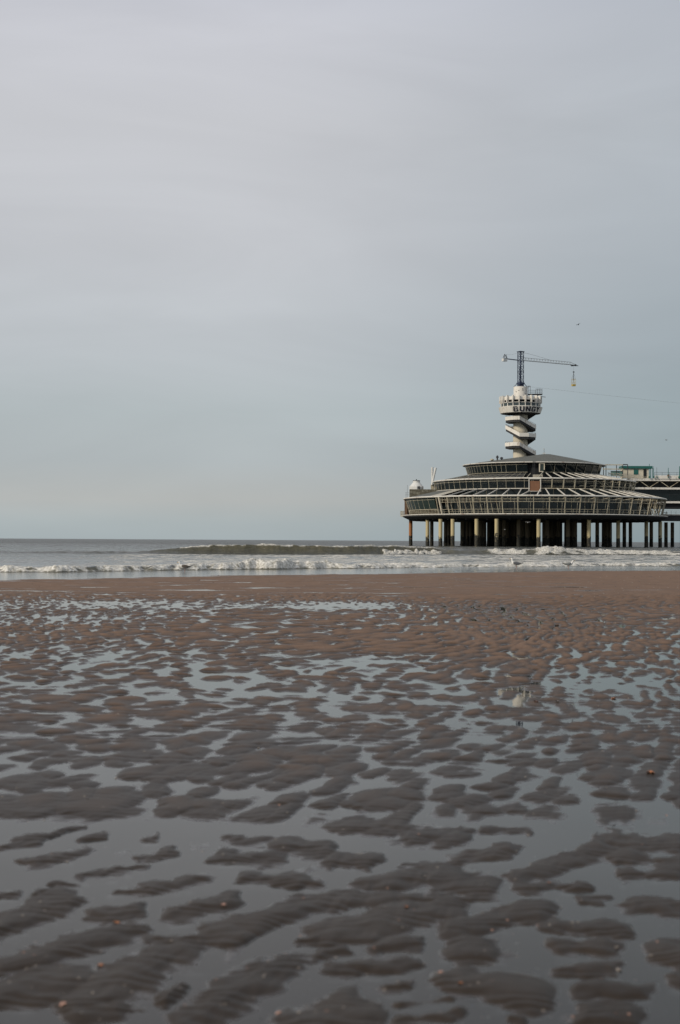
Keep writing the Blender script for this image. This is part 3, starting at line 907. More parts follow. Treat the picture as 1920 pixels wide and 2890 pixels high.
# deck and its dark underside
mb = MB()
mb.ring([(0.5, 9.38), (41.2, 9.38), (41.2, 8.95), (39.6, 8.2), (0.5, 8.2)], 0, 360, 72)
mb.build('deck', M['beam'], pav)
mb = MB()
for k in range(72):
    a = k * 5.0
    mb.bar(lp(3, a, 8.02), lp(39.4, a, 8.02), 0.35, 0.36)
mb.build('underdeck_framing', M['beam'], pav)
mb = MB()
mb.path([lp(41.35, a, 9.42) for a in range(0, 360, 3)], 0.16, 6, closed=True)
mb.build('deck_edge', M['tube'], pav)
# shops and halls: dark cores behind the glass
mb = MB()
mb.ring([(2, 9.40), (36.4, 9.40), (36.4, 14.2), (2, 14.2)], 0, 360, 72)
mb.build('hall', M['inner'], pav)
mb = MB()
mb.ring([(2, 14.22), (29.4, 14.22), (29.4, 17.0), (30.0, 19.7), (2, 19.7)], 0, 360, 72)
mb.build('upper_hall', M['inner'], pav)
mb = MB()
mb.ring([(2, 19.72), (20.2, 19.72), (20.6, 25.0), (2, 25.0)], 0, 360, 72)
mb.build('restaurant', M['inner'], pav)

# ring tubes
for (nm, r, z, t_) in (('lower_ring_beam', 41.0, 14.72, 0.25), ('middle_ring_beam', 31.7, 20.15, 0.23)):
    mb = MB()
    mb.path([lp(r, a, z) for a in range(0, 360, 3)], t_, 8, closed=True)
    mb.build(nm, M['tube'], pav)
mb = MB()
mb.path([lp(22.35, a, 25.42) for a in range(0, 360, 3)], (0.17), 6, closed=True)
mb.build('roof_ring_beam', M['tube'], pav)
# main roof: low skewed cone of felt
mb = MB()
n = len(mb.v)
apex = (4.2, 0.0, 29.3)
NR = 96
lv = [1.0, 0.8, 0.6, 0.4, 0.2, 0.06]
for f_ in lv:
    for k in range(NR):
        a = 2 * math.pi * k / NR
        x, y = 22.3 * math.sin(a), -22.3 * math.cos(a)
        g_ = 1 - f_
        mb.v.append((apex[0] * g_ + x * f_, apex[1] * g_ + y * f_, 25.52 + (apex[2] - 25.52) * (g_ ** 0.93)))
for i in range(len(lv) - 1):
    for k in range(NR):
        k2 = (k + 1) % NR
        mb.face((i * NR + k, i * NR + k2, (i + 1) * NR + k2, (i + 1) * NR + k))
mb.face(tuple((len(lv) - 1) * NR + k for k in range(NR)))
mb.face(tuple(range(NR))[::-1])
mb.build('roof', M['roof'], pav, smooth=True)

# upper skirt roof between tier three sill and the middle ring: solid at the left and back, framed glass in front
mb = MB()
mb.rev([(31.6, 20.22), (21.1, 22.4)], 60, 302, 60)
mb.build('skirt_roof', M['roof'], pav)
mb = MB()
mb.rev([(31.5, 20.0), (21.1, 22.2)], -58, -6, 18)
mb.build('skirt_glazing', M['inner'], pav)
mb = MB()
for k in range(14):
    a = -58 + k * 4.0
    mb.bar(lp(31.5, a, 20.18), lp(21.1, a, 22.38), 0.045, 0.045)
for f_ in (0.33, 0.66):
    mb.path([lp(31.5 - 10.4 * f_, a, 20.16 + 2.2 * f_) for a in range(-58, -4, 4)], 0.022, 4)
mb.build('glazing_grid', M['mullion'], pav)
mb = MB()
mb.rev([(31.6, 20.26), (21.2, 22.44)], 56, 100, 14)
mb.build('pale_roof_panel', M['roofpale'], pav)
# lower skirt roof
mb = MB()
mb.rev([(40.95, 14.85), (30.9, 17.2)], 100, 310, 60)
mb.build('skirt_roof', M['roof'], pav)
mb = MB()
mb.rev([(40.9, 14.9), (30.9, 17.24)], -50, -43, 5)
mb.build('pale_roof_panel', M['roofpale'], pav)
mb = MB()
mb.rev([(40.9, 14.9), (30.9, 17.24)], 62, 112, 16)
mb.build('pale_roof_panel', M['roofpale'], pav)

# radial white rafters (each one a part)
STEP1 = 360.0 / 56
mb = MB(); mb.bar((0, -40.9, 14.8), (0, -30.9, 17.15), 0.21, 0.30)
raf0 = mb.build('rafter', M['tube'], pav)
first = True
for k in [q_ for q_ in range(-7, 15) if q_ != 0]:
    a = k * STEP1
    o = raf0 if first else raf0.copy()
    if not first:
        COL.objects.link(o); o.parent = pav
    first = False
    o.rotation_euler.z = R(a)
mb = MB(); mb.bar((0, -31.6, 20.2), (0, -21.0, 22.35), 0.19, 0.26)
raf1 = mb.build('upper_rafter', M['tube'], pav)
first = True
for k in range(1, 14):
    a = 3.4 + k * 6.43
    o = raf1 if first else raf1.copy()
    if not first:
        COL.objects.link(o); o.parent = pav
    first = False
    o.rotation_euler.z = R(a)


def window_unit(name, w_b, w_t, r_b, z_b, r_t, z_t, pane_m, frame_m, transom=None, fw=0.10, half=False):
    fw *= 0.58
    """one bay of slanted glazing at local angle 0: the pane mesh with its frame as child"""
    p = MB()
    a = (-w_b / 2, -r_b, z_b); b = (w_b / 2, -r_b, z_b); c = (w_t / 2, -r_t, z_t); d = (-w_t / 2, -r_t, z_t)
    p.quad(a, b, c, d)
    q = 0.05
    p.quad((a[0], a[1] + q, a[2]), (d[0], d[1] + q, d[2]), (c[0], c[1] + q, c[2]), (b[0], b[1] + q, b[2]))
    o = p.build(name, pane_m, pav)
    f = MB()
    e = 0.03
    f.bar((a[0], a[1] - e, a[2]), (d[0], d[1] - e, d[2]), fw, fw)
    f.bar((a[0], a[1] - e, a[2] + 0.02), (b[0], b[1] - e, b[2] + 0.02), fw * 1.3, fw * 1.3)
    if transom:
        for tt in transom:
            l = [a[i] + (d[i] - a[i]) * tt for i in range(3)]
            r = [b[i] + (c[i] - b[i]) * tt for i in range(3)]
            f.bar((l[0], l[1] - e, l[2]), (r[0], r[1] - e, r[2]), fw * 0.9, fw * 0.9)
    if half:
        f.bar(((a[0] + b[0]) / 2, a[1] - e, a[2] + (d[2] - a[2]) * 0.82), ((c[0] + d[0]) / 2, d[1] - e, d[2]), fw * 0.7, fw * 0.7)
    f.build('frame', frame_m, o)
    return o


def place_round(o, angles, mats=None):
    first_ = True
    for a in angles:
        c = o if first_ else o.copy()
        if not first_:
            COL.objects.link(c); c.parent = pav
            for ch in o.children:
                g_ = ch.copy(); COL.objects.link(g_); g_.parent = c
        first_ = False
        c.rotation_euler.z = R(a)


# tier three: narrow bays at the left, wide ones to the front and right
wid = lambda r, s: 2 * r * math.sin(R(s / 2))
u = window_unit('window', wid(20.9, 4.5), wid(21.7, 4.5), 20.9, 22.45, 21.75, 25.3, M['glass'], M['mullion'], (0.78,), 0.10)
place_round(u, [-79 + 4.5 * k for k in range(0, 13)])
u = window_unit('window', wid(20.9, 9), wid(21.7, 9), 20.9, 22.45, 21.75, 25.3, M['glass'], M['mullion'], (0.80,), 0.10, True)
place_round(u, [-18.5, -9.5] + [11.4 + 10 * k for k in range(0, 7)])
# tier two left
u = window_unit('window', wid(31.05, 5), wid(31.45, 5), 31.05, 17.2, 31.5, 19.95, M['glass'], M['mullion'], (0.80,), 0.11, True)
place_round(u, [-82.5 + 5 * k for k in range(0, 17)])
# tier two right: open framework with glazing behind
u = window_unit('window', wid(30.3, 6.43), wid(30.5, 6.43), 30.3, 17.3, 30.6, 19.6, M['glass'], M['mullion'], (0.25, 0.7), 0.08, True)
place_round(u, [3.4 + 6.43 * (k + .5) for k in range(0, 13)])
mb = MB()
mb.bar((0, -31.0, 17.1), (0, -31.7, 20.1), 0.26, 0.26)
mb.bar((0, -30.3, 19.4), (0, -31.6, 19.8), 0.10)
po = mb.build('post', M['frame'], pav)
place_round(po, [3.4 + 6.43 * k for k in range(0, 14)])
mb = MB()
mb.path([lp(31.05, a, 17.15) for a in range(3, 90, 3)], 0.16, 6)
mb.path([lp(31.5, a, 19.35) for a in range(3, 90, 3)], 0.06, 4)
mb.path([lp(31.2, a, 18.0) for a in range(40, 90, 3)], 0.07, 4)
mb.build('rail', M['frame'], pav)
mb = MB()
mb.path([lp(31.1, a, 17.12) for a in range(-88, 0, 3)], 0.13, 6)
mb.build('sill', M['tube'], pav)
# clerestory under the lower skirt: dark glazing behind the rafters
u = window_unit('clerestory_window', wid(30.2, 6.43), wid(30.2, 6.43), 30.25, 14.3, 30.3, 16.95, M['glass'], M['mullion'], None, 0.08)
place_round(u, [-50 + 6.43 * k for k in range(0, 19)])

# tier one: glazed bay at the far left
u = window_unit('window', wid(39.3, 4.6), wid(40.5, 4.6), 39.4, 11.0, 40.5, 14.4, M['glassgreen'], M['mullion'], (0.55 + 0.3,), 0.13)
place_round(u, [-86 + 4.6 * k for k in range(0, 9)])
mb = MB()
for z_, rr_ in ((9.75, 39.0), (10.15, 39.1), (10.55, 39.25), (10.95, 39.4)):
    mb.path([lp(rr_ + 0.1, a, z_) for a in range(-88, -44, 3)], 0.075, 4)
for k in range(18):
    a = -88 + k * 2.5
    mb.bar(lp(39.1, a, 9.5), lp(39.5, a, 11.0), 0.08)
mb.build('grille', M['frame'], pav)
# inner shopfronts
u = window_unit('window', wid(37, 6.43), wid(37, 6.43), 37.0, 9.7, 37.1, 14.2, M['glass'], M['mullion'], (0.74,), 0.07)
place_round(u, [-44 + 6.43 * k for k in range(0, 18)])
# outer leaning posts
mb = MB()
mb.bar((0, -39.7, 9.45), (0, -40.95, 14.65), 0.21, 0.26)
mb.bar((0, -37.2, 13.9), (0, -40.8, 14.3), 0.12)
mb.bar((0, -37.2, 13.1), (0, -40.6, 13.1), 0.08)
po = mb.build('post', M['frame'], pav)
place_round(po, [-7 * STEP1 + STEP1 * k for k in range(0, 22)])
mb = MB()
mb.bar((0, -39.4, 9.45), (0, -40.95, 14.65), 0.5, 0.5)
po = mb.build('end_post', M['cream'], pav)
place_round(po, [-43.2, -91.0])
# secondary posts leaning across at the left
mb = MB()
mb.bar((0.0, -38.6, 9.5), (-0.6, -40.2, 14.5), 0.15, 0.15)
po = mb.build('leaning_post', M['frame'], pav)
place_round(po, [-40, -37.5, -33.5, -30, -27, -22.5, -17.5, -15, 26.5, 28.2, 63, 66, 71, 74, 78, 82])
# horizontal rails
mb = MB()
for z_, rr_, th in ((10.2, 40.0, .03), (10.85, 40.1, .055), (13.0, 40.6, .065), (13.5, 40.7, .03), (13.85, 40.75, .05)):
    mb.path([lp(rr_, a, z_) for a in range(-43, 92, 3)], th, 4)
mb.build('rail', M['frame'], pav)
for nm_, p0_, p1_, th_, angs in (('baluster', (0, -39.75, 9.5), (0, -40.1, 10.85), 0.06, [-43 + k * 1.607 for k in range(84) if random.random() < 0.5]),
                                 ('transom_strut', (0, -40.6, 13.0), (0, -40.9, 14.5), 0.07, [-43 + k * 1.607 for k in range(1, 84, 2) if random.random() < 0.65]),
                                 ('mullion_post', (0, -40.1, 10.85), (0, -40.55, 13.0), 0.06, [-43 + k * 1.607 for k in range(2, 84, 4)])):
    mb = MB(); mb.bar(p0_, p1_, th_)
    place_round(mb.build(nm_, M['mullion'], pav), angs)
# diagonal stair braces in the open right-hand side
mb = MB()
for a, b in ((60, 68), (64, 74), (70, 80), (73, 84)):
    mb = MB(); mb.bar(lp(38.8, a, 14.2), lp(38.6, b, 10.2), 0.2); mb.build('brace', M['frame'], pav)
for a, b in ((38, 44), (42, 49), (52, 60)):
    mb = MB(); mb.bar(lp(30.9, a, 19.6), lp(30.9, b, 17.6), 0.11); mb.build('brace', M['frame'], pav)
for k in range(8):
    a = 26 + k * 7
    mb = MB(); mb.bar(lp(30.8, a, 18.1 + 0.1 * (k % 2)), lp(30.8, a + 4.2, 18.3), 0.14); mb.build('shelf_bar', M['frame'], pav)
# balcony rail along the deck edge at far left and right
mb = MB()
for (a0, a1) in ((-100, -84), (86, 104)):
    for z_ in (9.9, 10.35, 10.9):
        mb.path([lp(41.25, a, z_) for a in np.arange(a0, a1, 2.0)], 0.05, 4)
    for a in np.arange(a0, a1, 3.0):
        mb.bar(lp(41.25, a, 9.4), lp(41.25, a, 10.9), 0.08)
mb.build('balcony_rail', M['frame'], pav)

mb = MB()
mb.box((-41.1, -1.5, 9.28), (1.5, 7.0, 0.3))
sb_ = mb.build('side_balcony', M['tube'], pav)
mb = MB()
for z_ in (9.9, 10.4, 10.9):
    mb.bar((-41.8, -5.0, z_), (-41.8, 2.0, z_), 0.07); mb.bar((-41.8, -5.0, z_), (-40.6, -5.0, z_), 0.07)
for y_ in (-5.0, -3.2, -1.4, 0.4, 2.0):
    mb.bar((-41.8, y_, 9.4), (-41.8, y_, 10.9), 0.09)
mb.bar((-41.2, -5.0, 9.4), (-41.2, -5.0, 10.9), 0.09)
mb.build('railing', M['frame'], sb_)

# entrance core in the middle of the front
mb = MB()
mb.box((0.35, -31.4, 17.85), (2.9, 0.5, 2.9))
mb.build('boarded_panel', M['brown'], pav)
mb = MB()
for x_ in (-1.35, 2.05):
    mb.bar((x_, -31.75, 16.2), (x_, -31.75, 20.0), 0.24)
mb.bar((-1.4, -31.85, 20.0), (2.2, -31.85, 20.0), 0.3)
mb.bar((-1.4, -31.8, 16.3), (2.1, -31.8, 16.3), 0.14)
mb.bar((-1.4, -31.8, 16.3), (-3.4, -40.9, 14.9), 0.26)
mb.bar((2.1, -31.8, 17.1), (1.0, -40.9, 14.9), 0.26)
mb.build('core_frame', M['tube'], pav)
mb = MB()
mb.box((1.75, -21.75, 23.8), (0.34, 0.5, 2.7))
mb.box((3.15, -21.7, 24.1), (0.28, 0.5, 2.0))
mb.box((2.45, -21.75, 25.0), (1.1, 0.4, 0.25))
mb.box((2.45, -21.75, 22.6), (1.1, 0.4, 0.22))
df = mb.build('door_frame', M['cream'], pav)
mb = MB(); mb.box((2.45, -21.6, 23.8), (1.06, 0.1, 2.2)); mb.build('door', M['glassgreen'], df)
mb = MB()
mb.bar((2.9, -22.0, 22.6), (1.4, -31.7, 20.3), 0.22)
mb.bar((-0.9, -22.4, 22.0), (-2.0, -31.7, 20.3), 0.18)
mb.box((1.2, -27.0, 20.9), (2.9, 3.0, 0.9))
mb.build('stair_flight', M['roofpale'], pav)
mb = MB()
for x_ in (-0.25, 0.35):
    mb.bar((x_, -22.7, 20.9), (x_, -22.7, 25.9), 0.08)
for k in range(14):
    mb.bar((-0.25, -22.7, 21.1 + k * 0.34), (0.35, -22.7, 21.1 + k * 0.34), 0.06)
mb.build('ladder', M['steel'], pav)
# lower landing of the deck roof at left: service bay wall
mb = MB()
mb.box((-40.2, -1.0, 12.05), (0.9, 5.0, 5.0))
mb.build('end_wall', M['rust'], pav)

# piles, each a part of the pavilion
pm = MB()
pm.path([(0, 0, -1.6), (0, 0, 3.2), (0, 0, 8.0)], [0.60, 0.585, 0.58], 20)
pile_me = {}
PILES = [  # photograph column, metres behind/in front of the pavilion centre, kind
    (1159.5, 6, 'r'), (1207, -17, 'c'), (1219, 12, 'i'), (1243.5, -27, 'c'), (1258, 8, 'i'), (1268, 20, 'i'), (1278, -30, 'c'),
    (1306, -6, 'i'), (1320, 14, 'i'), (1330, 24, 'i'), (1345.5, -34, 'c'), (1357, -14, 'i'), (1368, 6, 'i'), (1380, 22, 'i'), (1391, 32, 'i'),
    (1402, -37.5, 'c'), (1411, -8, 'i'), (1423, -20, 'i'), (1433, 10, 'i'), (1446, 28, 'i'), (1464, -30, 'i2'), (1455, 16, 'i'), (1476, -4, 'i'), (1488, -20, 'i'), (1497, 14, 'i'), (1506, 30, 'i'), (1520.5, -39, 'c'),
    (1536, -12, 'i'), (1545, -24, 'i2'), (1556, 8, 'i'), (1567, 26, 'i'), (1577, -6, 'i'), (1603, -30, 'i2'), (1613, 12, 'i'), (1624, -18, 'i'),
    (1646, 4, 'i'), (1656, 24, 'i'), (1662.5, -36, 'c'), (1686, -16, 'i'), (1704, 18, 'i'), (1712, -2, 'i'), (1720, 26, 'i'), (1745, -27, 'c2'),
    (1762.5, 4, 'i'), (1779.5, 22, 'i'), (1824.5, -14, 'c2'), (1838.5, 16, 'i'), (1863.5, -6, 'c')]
inv = Matrix.Rotation(-RZ, 3, 'Z')
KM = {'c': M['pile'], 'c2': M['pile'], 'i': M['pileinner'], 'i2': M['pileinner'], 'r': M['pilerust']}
for px_, off, kd in PILES:
    D_ = 450 + off
    X_ = P(px_, 1500, D_).x
    v_ = inv @ Vector((X_ - CX, D_ - CY, 0))
    o = None
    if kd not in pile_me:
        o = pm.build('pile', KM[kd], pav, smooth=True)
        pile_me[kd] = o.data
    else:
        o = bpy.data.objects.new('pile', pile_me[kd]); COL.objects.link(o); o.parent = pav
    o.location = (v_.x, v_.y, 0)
    if kd == 'r':
        o['label'] = 'rust-orange end pile at the far left'

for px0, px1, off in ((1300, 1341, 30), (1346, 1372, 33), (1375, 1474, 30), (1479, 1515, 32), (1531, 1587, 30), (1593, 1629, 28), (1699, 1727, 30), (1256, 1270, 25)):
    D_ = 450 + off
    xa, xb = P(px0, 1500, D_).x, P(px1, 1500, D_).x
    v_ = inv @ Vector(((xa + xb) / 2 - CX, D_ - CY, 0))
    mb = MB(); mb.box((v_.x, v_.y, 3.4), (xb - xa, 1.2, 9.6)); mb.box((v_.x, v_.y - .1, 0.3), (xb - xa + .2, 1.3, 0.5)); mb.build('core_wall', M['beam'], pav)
mb = MB()
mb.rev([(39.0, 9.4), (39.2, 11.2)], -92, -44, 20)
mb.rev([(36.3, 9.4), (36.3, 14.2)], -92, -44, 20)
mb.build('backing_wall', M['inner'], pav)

# ------------------------------------------------------------------ lookout tower
TD = 455.0
TX = P(1469, 1290, TD).x
tw = empty('lookout_tower', (TX, TD, 0), -math.atan2(TX, TD))
tag(tw, 'cream concrete lookout tower with spiral stairs and round cabin rising above the pavilion roof', 'tower')
mb = MB(); mb.path([(0, 0, 9.5), (0, 0, 42.4)], 2.32, 40)
mb.build('shaft', M['cream'], tw, smooth=True)
mb = MB(); mb.path([(0, 0, 46.0), (0, 0, 51.0)], 2.25, 40)
dr = mb.build('drum', M['white'], tw, smooth=True)
mb = MB()
for a_, z_ in ((-38, 49.3), (-14, 49.7), (18, 49.8), (17, 50.2), (44, 48.6)):
    mb.box((2.27 * math.sin(R(a_)), -2.27 * math.cos(R(a_)), z_), (0.25, 0.1, 0.2), R(a_))
mb.build('vent_hole', M['steel'], dr)
mb = MB()
mb.rev([(2.2, 41.9), (6.2, 42.35), (6.38, 42.4), (6.98, 44.3), (6.85, 44.32), (6.3, 42.6)], 0, 360, 64)
mb.build('gallery_band', M['white'], tw)
mb = MB(); mb.rev([(2.0, 41.86), (6.3, 42.32)], 0, 360, 48)
mb.build('gallery_floor', M['beam'], tw)
mb = MB(); mb.rev([(0.01, 44.25), (6.9, 44.25)], 0, 360, 48); mb.build('gallery_ledge', M['white'], tw)
mb = MB()
for k in range(20):
    a = k * 18 - 4
    mb.bar((6.93 * math.sin(R(a)), -6.93 * math.cos(R(a)), 44.1), (6.42 * math.sin(R(a)), -6.42 * math.cos(R(a)), 42.5), 0.05)
mb.build('panel_joint', M['cream'], tw)
mb = MB(); mb.ring([(2, 44.3), (5.5, 44.3), (5.5, 46.6), (2, 46.6)], 0, 360, 48)
mb.build('cabin_core', M['inner'], tw)


def tplace(o, angles):
    first_ = True
    for a in angles:
        c = o if first_ else o.copy()
        if not first_:
            COL.objects.link(c); c.parent = tw
            for ch in o.children:
                g_ = ch.copy(); COL.objects.link(g_); g_.parent = c
        first_ = False
        c.rotation_euler.z = R(a)


mb = MB()
hw_ = 6.2 * math.sin(R(9))
mb.quad((-hw_, -6.12, 44.3), (hw_, -6.12, 44.3), (hw_, -6.12, 45.55), (-hw_, -6.12, 45.55))
wn = mb.build('window', mat('cabin_glass', (0.04, 0.055, 0.06), 0.08, var=0.3, scale=1.0), tw)
mb = MB()
mb.bar((-hw_, -6.2, 44.3), (-hw_, -6.2, 45.6), 0.2)
mb.bar((-hw_, -6.2, 45.6), (hw_, -6.2, 45.6), 0.14)
mb.bar((-hw_, -6.2, 44.4), (hw_, -6.2, 44.4), 0.16)
mb.build('frame', M['white'], wn)
tplace(wn, [18 * k - 4 + 9 for k in range(20)])
mb = MB(); mb.ring([(5.2, 46.45), (6.0, 46.45), (6.0, 47.55), (5.2, 47.55)], 0, 360, 64)
mb.build('parapet_band', M['white'], tw)
mb = MB(); mb.rev([(0.01, 46.5), (5.3, 46.5)], 0, 360, 48); mb.build('cabin_roof', M['white'], tw)
mb = MB(); mb.box((0, -6.35, 46.75), (0.34, 0.95, 2.2))
fn = mb.build('fin', M['white'], tw)
tplace(fn, [18 * k - 4 for k in range(20)])

# lettering on the cabin band
GLY = {
    'B': [[(0, 0), (.28, 0), (.28, 1), (0, 1)], [(.28, .82), (.86, .82), (.80, 1), (.28, 1)], [(.28, .43), (.80, .43), (.80, .59), (.28, .59)], [(.28, 0), (.85, 0), (.95, .18), (.28, .18)],
          [(.70, .59), (.90, .59), (.95, .68), (.95, .76), (.86, .82), (.70, .82)], [(.73, .18), (.95, .18), (1, .26), (1, .36), (.93, .43), (.73, .43)]],
    'U': [[(0, .2), (.28, .2), (.28, 1), (0, 1)], [(.72, .2), (1, .2), (1, 1), (.72, 1)], [(.15, 0), (.85, 0), (1, .2), (0, .2)]],
    'N': [[(0, 0), (.27, 0), (.27, 1), (0, 1)], [(.73, 0), (1, 0), (1, 1), (.73, 1)], [(.27, .60), (.73, 0), (.73, .40), (.27, 1)]],
    'G': [[(0, .2), (.28, .2), (.28, .8), (0, .8)], [(0, .8), (1, .8), (.88, 1), (.14, 1)], [(.14, 0), (.88, 0), (1, .2), (0, .2)], [(.72, .2), (1, .2), (1, .52), (.72, .52)],
          [(.5, .36), (.72, .36), (.72, .52), (.5, .52)], [(.72, .68), (1, .68), (1, .8), (.72, .8)]],
    'Y': [[(.36, 0), (.64, 0), (.64, .40), (.36, .40)], [(.36, .40), (.5, .40), (.5, .66), (.31, 1), (0, 1)], [(.5, .40), (.64, .40), (1, 1), (.69, 1), (.5, .66)]]}
for ch_, a_, wl_ in (('B', -13.0, 1.55), ('U', 4.2, 1.5), ('N', 21.2, 1.55), ('G', 37.8, 1.55), ('Y', 53.5, 1.6)):
    mb = MB()
    for poly in GLY[ch_]:
        n0 = len(mb.v); q_ = len(poly)
        for yy in (0.0, 0.07):
            for (gx, gz) in poly:
                mb.v.append(((gx - .5) * wl_, yy, gz * 1.62))
        mb.face(tuple(n0 + i for i in range(q_)))
        mb.face(tuple(n0 + q_ + i for i in range(q_))[::-1])
        for i in range(q_):
            mb.face((n0 + i, n0 + q_ + i, n0 + q_ + (i + 1) % q_, n0 + (i + 1) % q_))
    o = mb.build('letter', M['navy'], tw)
    tilt = math.atan2(0.58, 1.9)
    r_ = 6.44 + 0.13
    base = Vector((r_ * math.sin(R(a_)), -r_ * math.cos(R(a_)), 42.6))
    o.matrix_local = Matrix.Translation(base) @ Matrix.Rotation(R(a_), 4, 'Z') @ Matrix.Rotation(tilt, 4, 'X')

# spiral stairs round the shaft
RO, RI = 4.85, 2.3


def sp_pt(r, phi, z):
    return Vector((-r * math.cos(R(phi)), -r * math.sin(R(phi)), z))


SEG = [(-180, 42.0, -93, 39.4), (-93, 39.4, -40, 39.4), (-40, 39.4, 15, 39.4), (15, 39.4, 62, 39.4), (62, 39.4, 87, 39.4), (87, 39.4, 172, 36.7),
       (172, 36.7, 215, 36.7), (215, 36.7, 265, 36.7), (265, 36.7, 320, 36.7), (320, 36.7, 378, 36.7), (378, 36.7, 447, 34.0),
       (447, 34.0, 482, 34.0), (482, 34.0, 532, 34.0), (532, 34.0, 628, 31.1), (628, 31.1, 675, 31.1), (675, 31.1, 732, 31.1), (732, 31.1, 780, 31.1), (780, 31.1, 807, 31.1),
       (807, 31.1, 892, 28.3), (892, 28.3, 940, 28.3), (940, 28.3, 990, 28.3)]
for (p0, z0, p1, z1) in SEG:
    flight = abs(z1 - z0) > 0.1
    ro0 = RO
    fl = MB()
    a0, a1 = sp_pt(ro0, p0, 0), sp_pt(ro0, p1, 0)
    nn2 = 4
    for i in range(nn2):
        t0, t1 = i / nn2, (i + 1) / nn2
        za, zb = z0 + (z1 - z0) * t0, z0 + (z1 - z0) * t1
        oa, ob = a0.lerp(a1, t0), a0.lerp(a1, t1)
        ia, ib = sp_pt(RI - 0.05, p0 + (p1 - p0) * t0, 0), sp_pt(RI - 0.05, p0 + (p1 - p0) * t1, 0)
        for dz, flip in ((0.0, 0), (0.8, 1)):
            q = [Vector((v.x, v.y, z + dz)) for v, z in ((oa, za), (ob, zb), (ib, zb), (ia, za))]
            fl.quad(*(q[::-1] if flip else q))
        fl.quad(*[Vector((v.x, v.y, z)) for v, z in ((oa, za), (ob, zb), (ob, zb + 0.8), (oa, za + 0.8))])
    part = fl.build('stair_flight' if flight else 'landing', M['beam'], tw)
    pp = MB()
    pa, pb = sp_pt(ro0 + 0.18, p0, z0 + 0.72), sp_pt(ro0 + 0.18, p1, z1 + 0.72)
    up = Vector((0, 0, 1.2))
    dn = (pb - pa); nrm = Vector((dn.y, -dn.x, 0)).normalized() * 0.12
    for s_ in (1,):
        A, B, C_, D_ = pa, pb, pb + up, pa + up
        inn = [v - nrm for v in (A, B, C_, D_)]
        pp.quad(A, B, C_, D_)
        pp.quad(inn[1], inn[0], inn[3], inn[2])
        pp.quad(D_, C_, inn[2], inn[3])
        pp.quad(A, inn[0], inn[1], B)
        pp.quad(A, D_, inn[3], inn[0]); pp.quad(B, inn[1], inn[2], C_)
    pr = pp.build('parapet', M['white'], part)
    hr = MB()
    hr.bar(pa + up + Vector((0, 0, 0.28)) - nrm, pb + up + Vector((0, 0, 0.28)) - nrm, 0.05)
    for t_ in (0.02, 0.5, 0.98):
        q_ = pa.lerp(pb, t_) + up - nrm
        hr.bar(q_, q_ + Vector((0, 0, 0.28)), 0.05)
    hr.build('handrail', M['steel'], part)
# jump platform beside the drum
mb = MB()
mb.box((4.6, -1.2, 48.42), (4.6, 2.6, 0.22))
mb.bar((2.2, -1.6, 46.6), (6.0, -1.6, 48.3), 0.16)
mb.bar((5.6, -1.6, 48.3), (5.2, -1.6, 47.4), 0.16)
mb.bar((5.4, -2.2, 47.8), (7.9, -2.2, 47.45), 0.16)
pf = mb.build('jump_platform', M['steel'], tw)
mb = MB()
for x_ in (2.5, 3.1, 4.7, 5.3, 6.1, 6.8):
    for y_ in (-2.4, 0.0):
        mb.bar((x_, y_, 48.5), (x_, y_, 51.0 if x_ < 3.2 else 50.1 if x_ > 4.9 else 49.7), 0.09)
for y_ in (-2.4, 0.0):
    for z_ in (49.1, 49.7):
        mb.bar((2.5, y_, z_), (6.8, y_, z_), 0.06)
    mb.bar((4.7, y_, 50.1), (6.8, y_, 50.1), 0.06)
    mb.bar((2.2, y_, 51.0), (3.1, y_, 51.0), 0.12)
mb.build('railing', M['steel'], pf)

# ------------------------------------------------------------------ crane on the tower
cr_ = empty('tower_crane', (TX, TD, 51.0), R(31) - math.atan2(TX, TD) * 0)
tag(cr_, 'dark blue lattice crane with a long thin jib standing on top of the lookout tower', 'crane')


def lattice(mb, p0, p1, w, h, nseg, th, tri=True, cross=True):
    p0 = Vector(p0); p1 = Vector(p1)
    d = (p1 - p0).normalized()
    up = Vector((0, 0, 1)) if abs(d.z) < 0.9 else Vector((0, 1, 0))
    x = d.cross(up).normalized(); y = x.cross(d).normalized()
    cs = [x * (-w / 2) + y * (-h / 2), x * (w / 2) + y * (-h / 2), x * (w / 2) + y * (h / 2), x * (-w / 2) + y * (h / 2)]
    for c in cs:
        mb.bar(p0 + c, p1 + c, th)
    for i in range(nseg + 1):
        q = p0.lerp(p1, i / nseg)
        for k in range(4):
            mb.bar(q + cs[k], q + cs[(k + 1) % 4], th * 0.8)
        if i < nseg:
            q2 = p0.lerp(p1, (i + 1) / nseg)
            for k in range(4):
                a, b = (k, (k + 1) % 4) if i % 2 else ((k + 1) % 4, k)
                mb.bar(q + cs[a], q2 + cs[b], th * 0.7)
                if cross:
                    mb.bar(q + cs[b], q2 + cs[a], th * 0.7)


mb = MB(); lattice(mb, (0, 0, 0), (0, 0, 11.3), 1.35, 1.35, 7, 0.15, cross=False)
mb.box((0, 0, 1.1), (1.9, 1.9, 0.5)); mb.box((0, 0, 11.35), (1.8, 1.8, 0.16))
mb.box((0.1, 0, 0.6), (1.2, 1.2, 0.8))
ms_ = mb.build('mast', M['blue'], cr_)
mb = MB()
for sx in (-1, 1):
    for sy in (-1, 1):
        mb = MB(); mb.bar((sx * 0.7, sy * 0.7, 1.2), (sx * 1.8, sy * 1.2, 0.0), 0.16); mb.build('brace', M['blue'], cr_)
mb = MB()
mb.tube((-0.95, -0.7, -1.0), (-0.95, -0.7, 6.5), 0.10)
mb.bar((-0.95, -0.7, -1.0), (-0.4, -1.5, -2.0), 0.14)
mb.build('hoist_pipe', M['blue'], cr_)
JZ = 8.55
JL = 23.7
mb = MB()
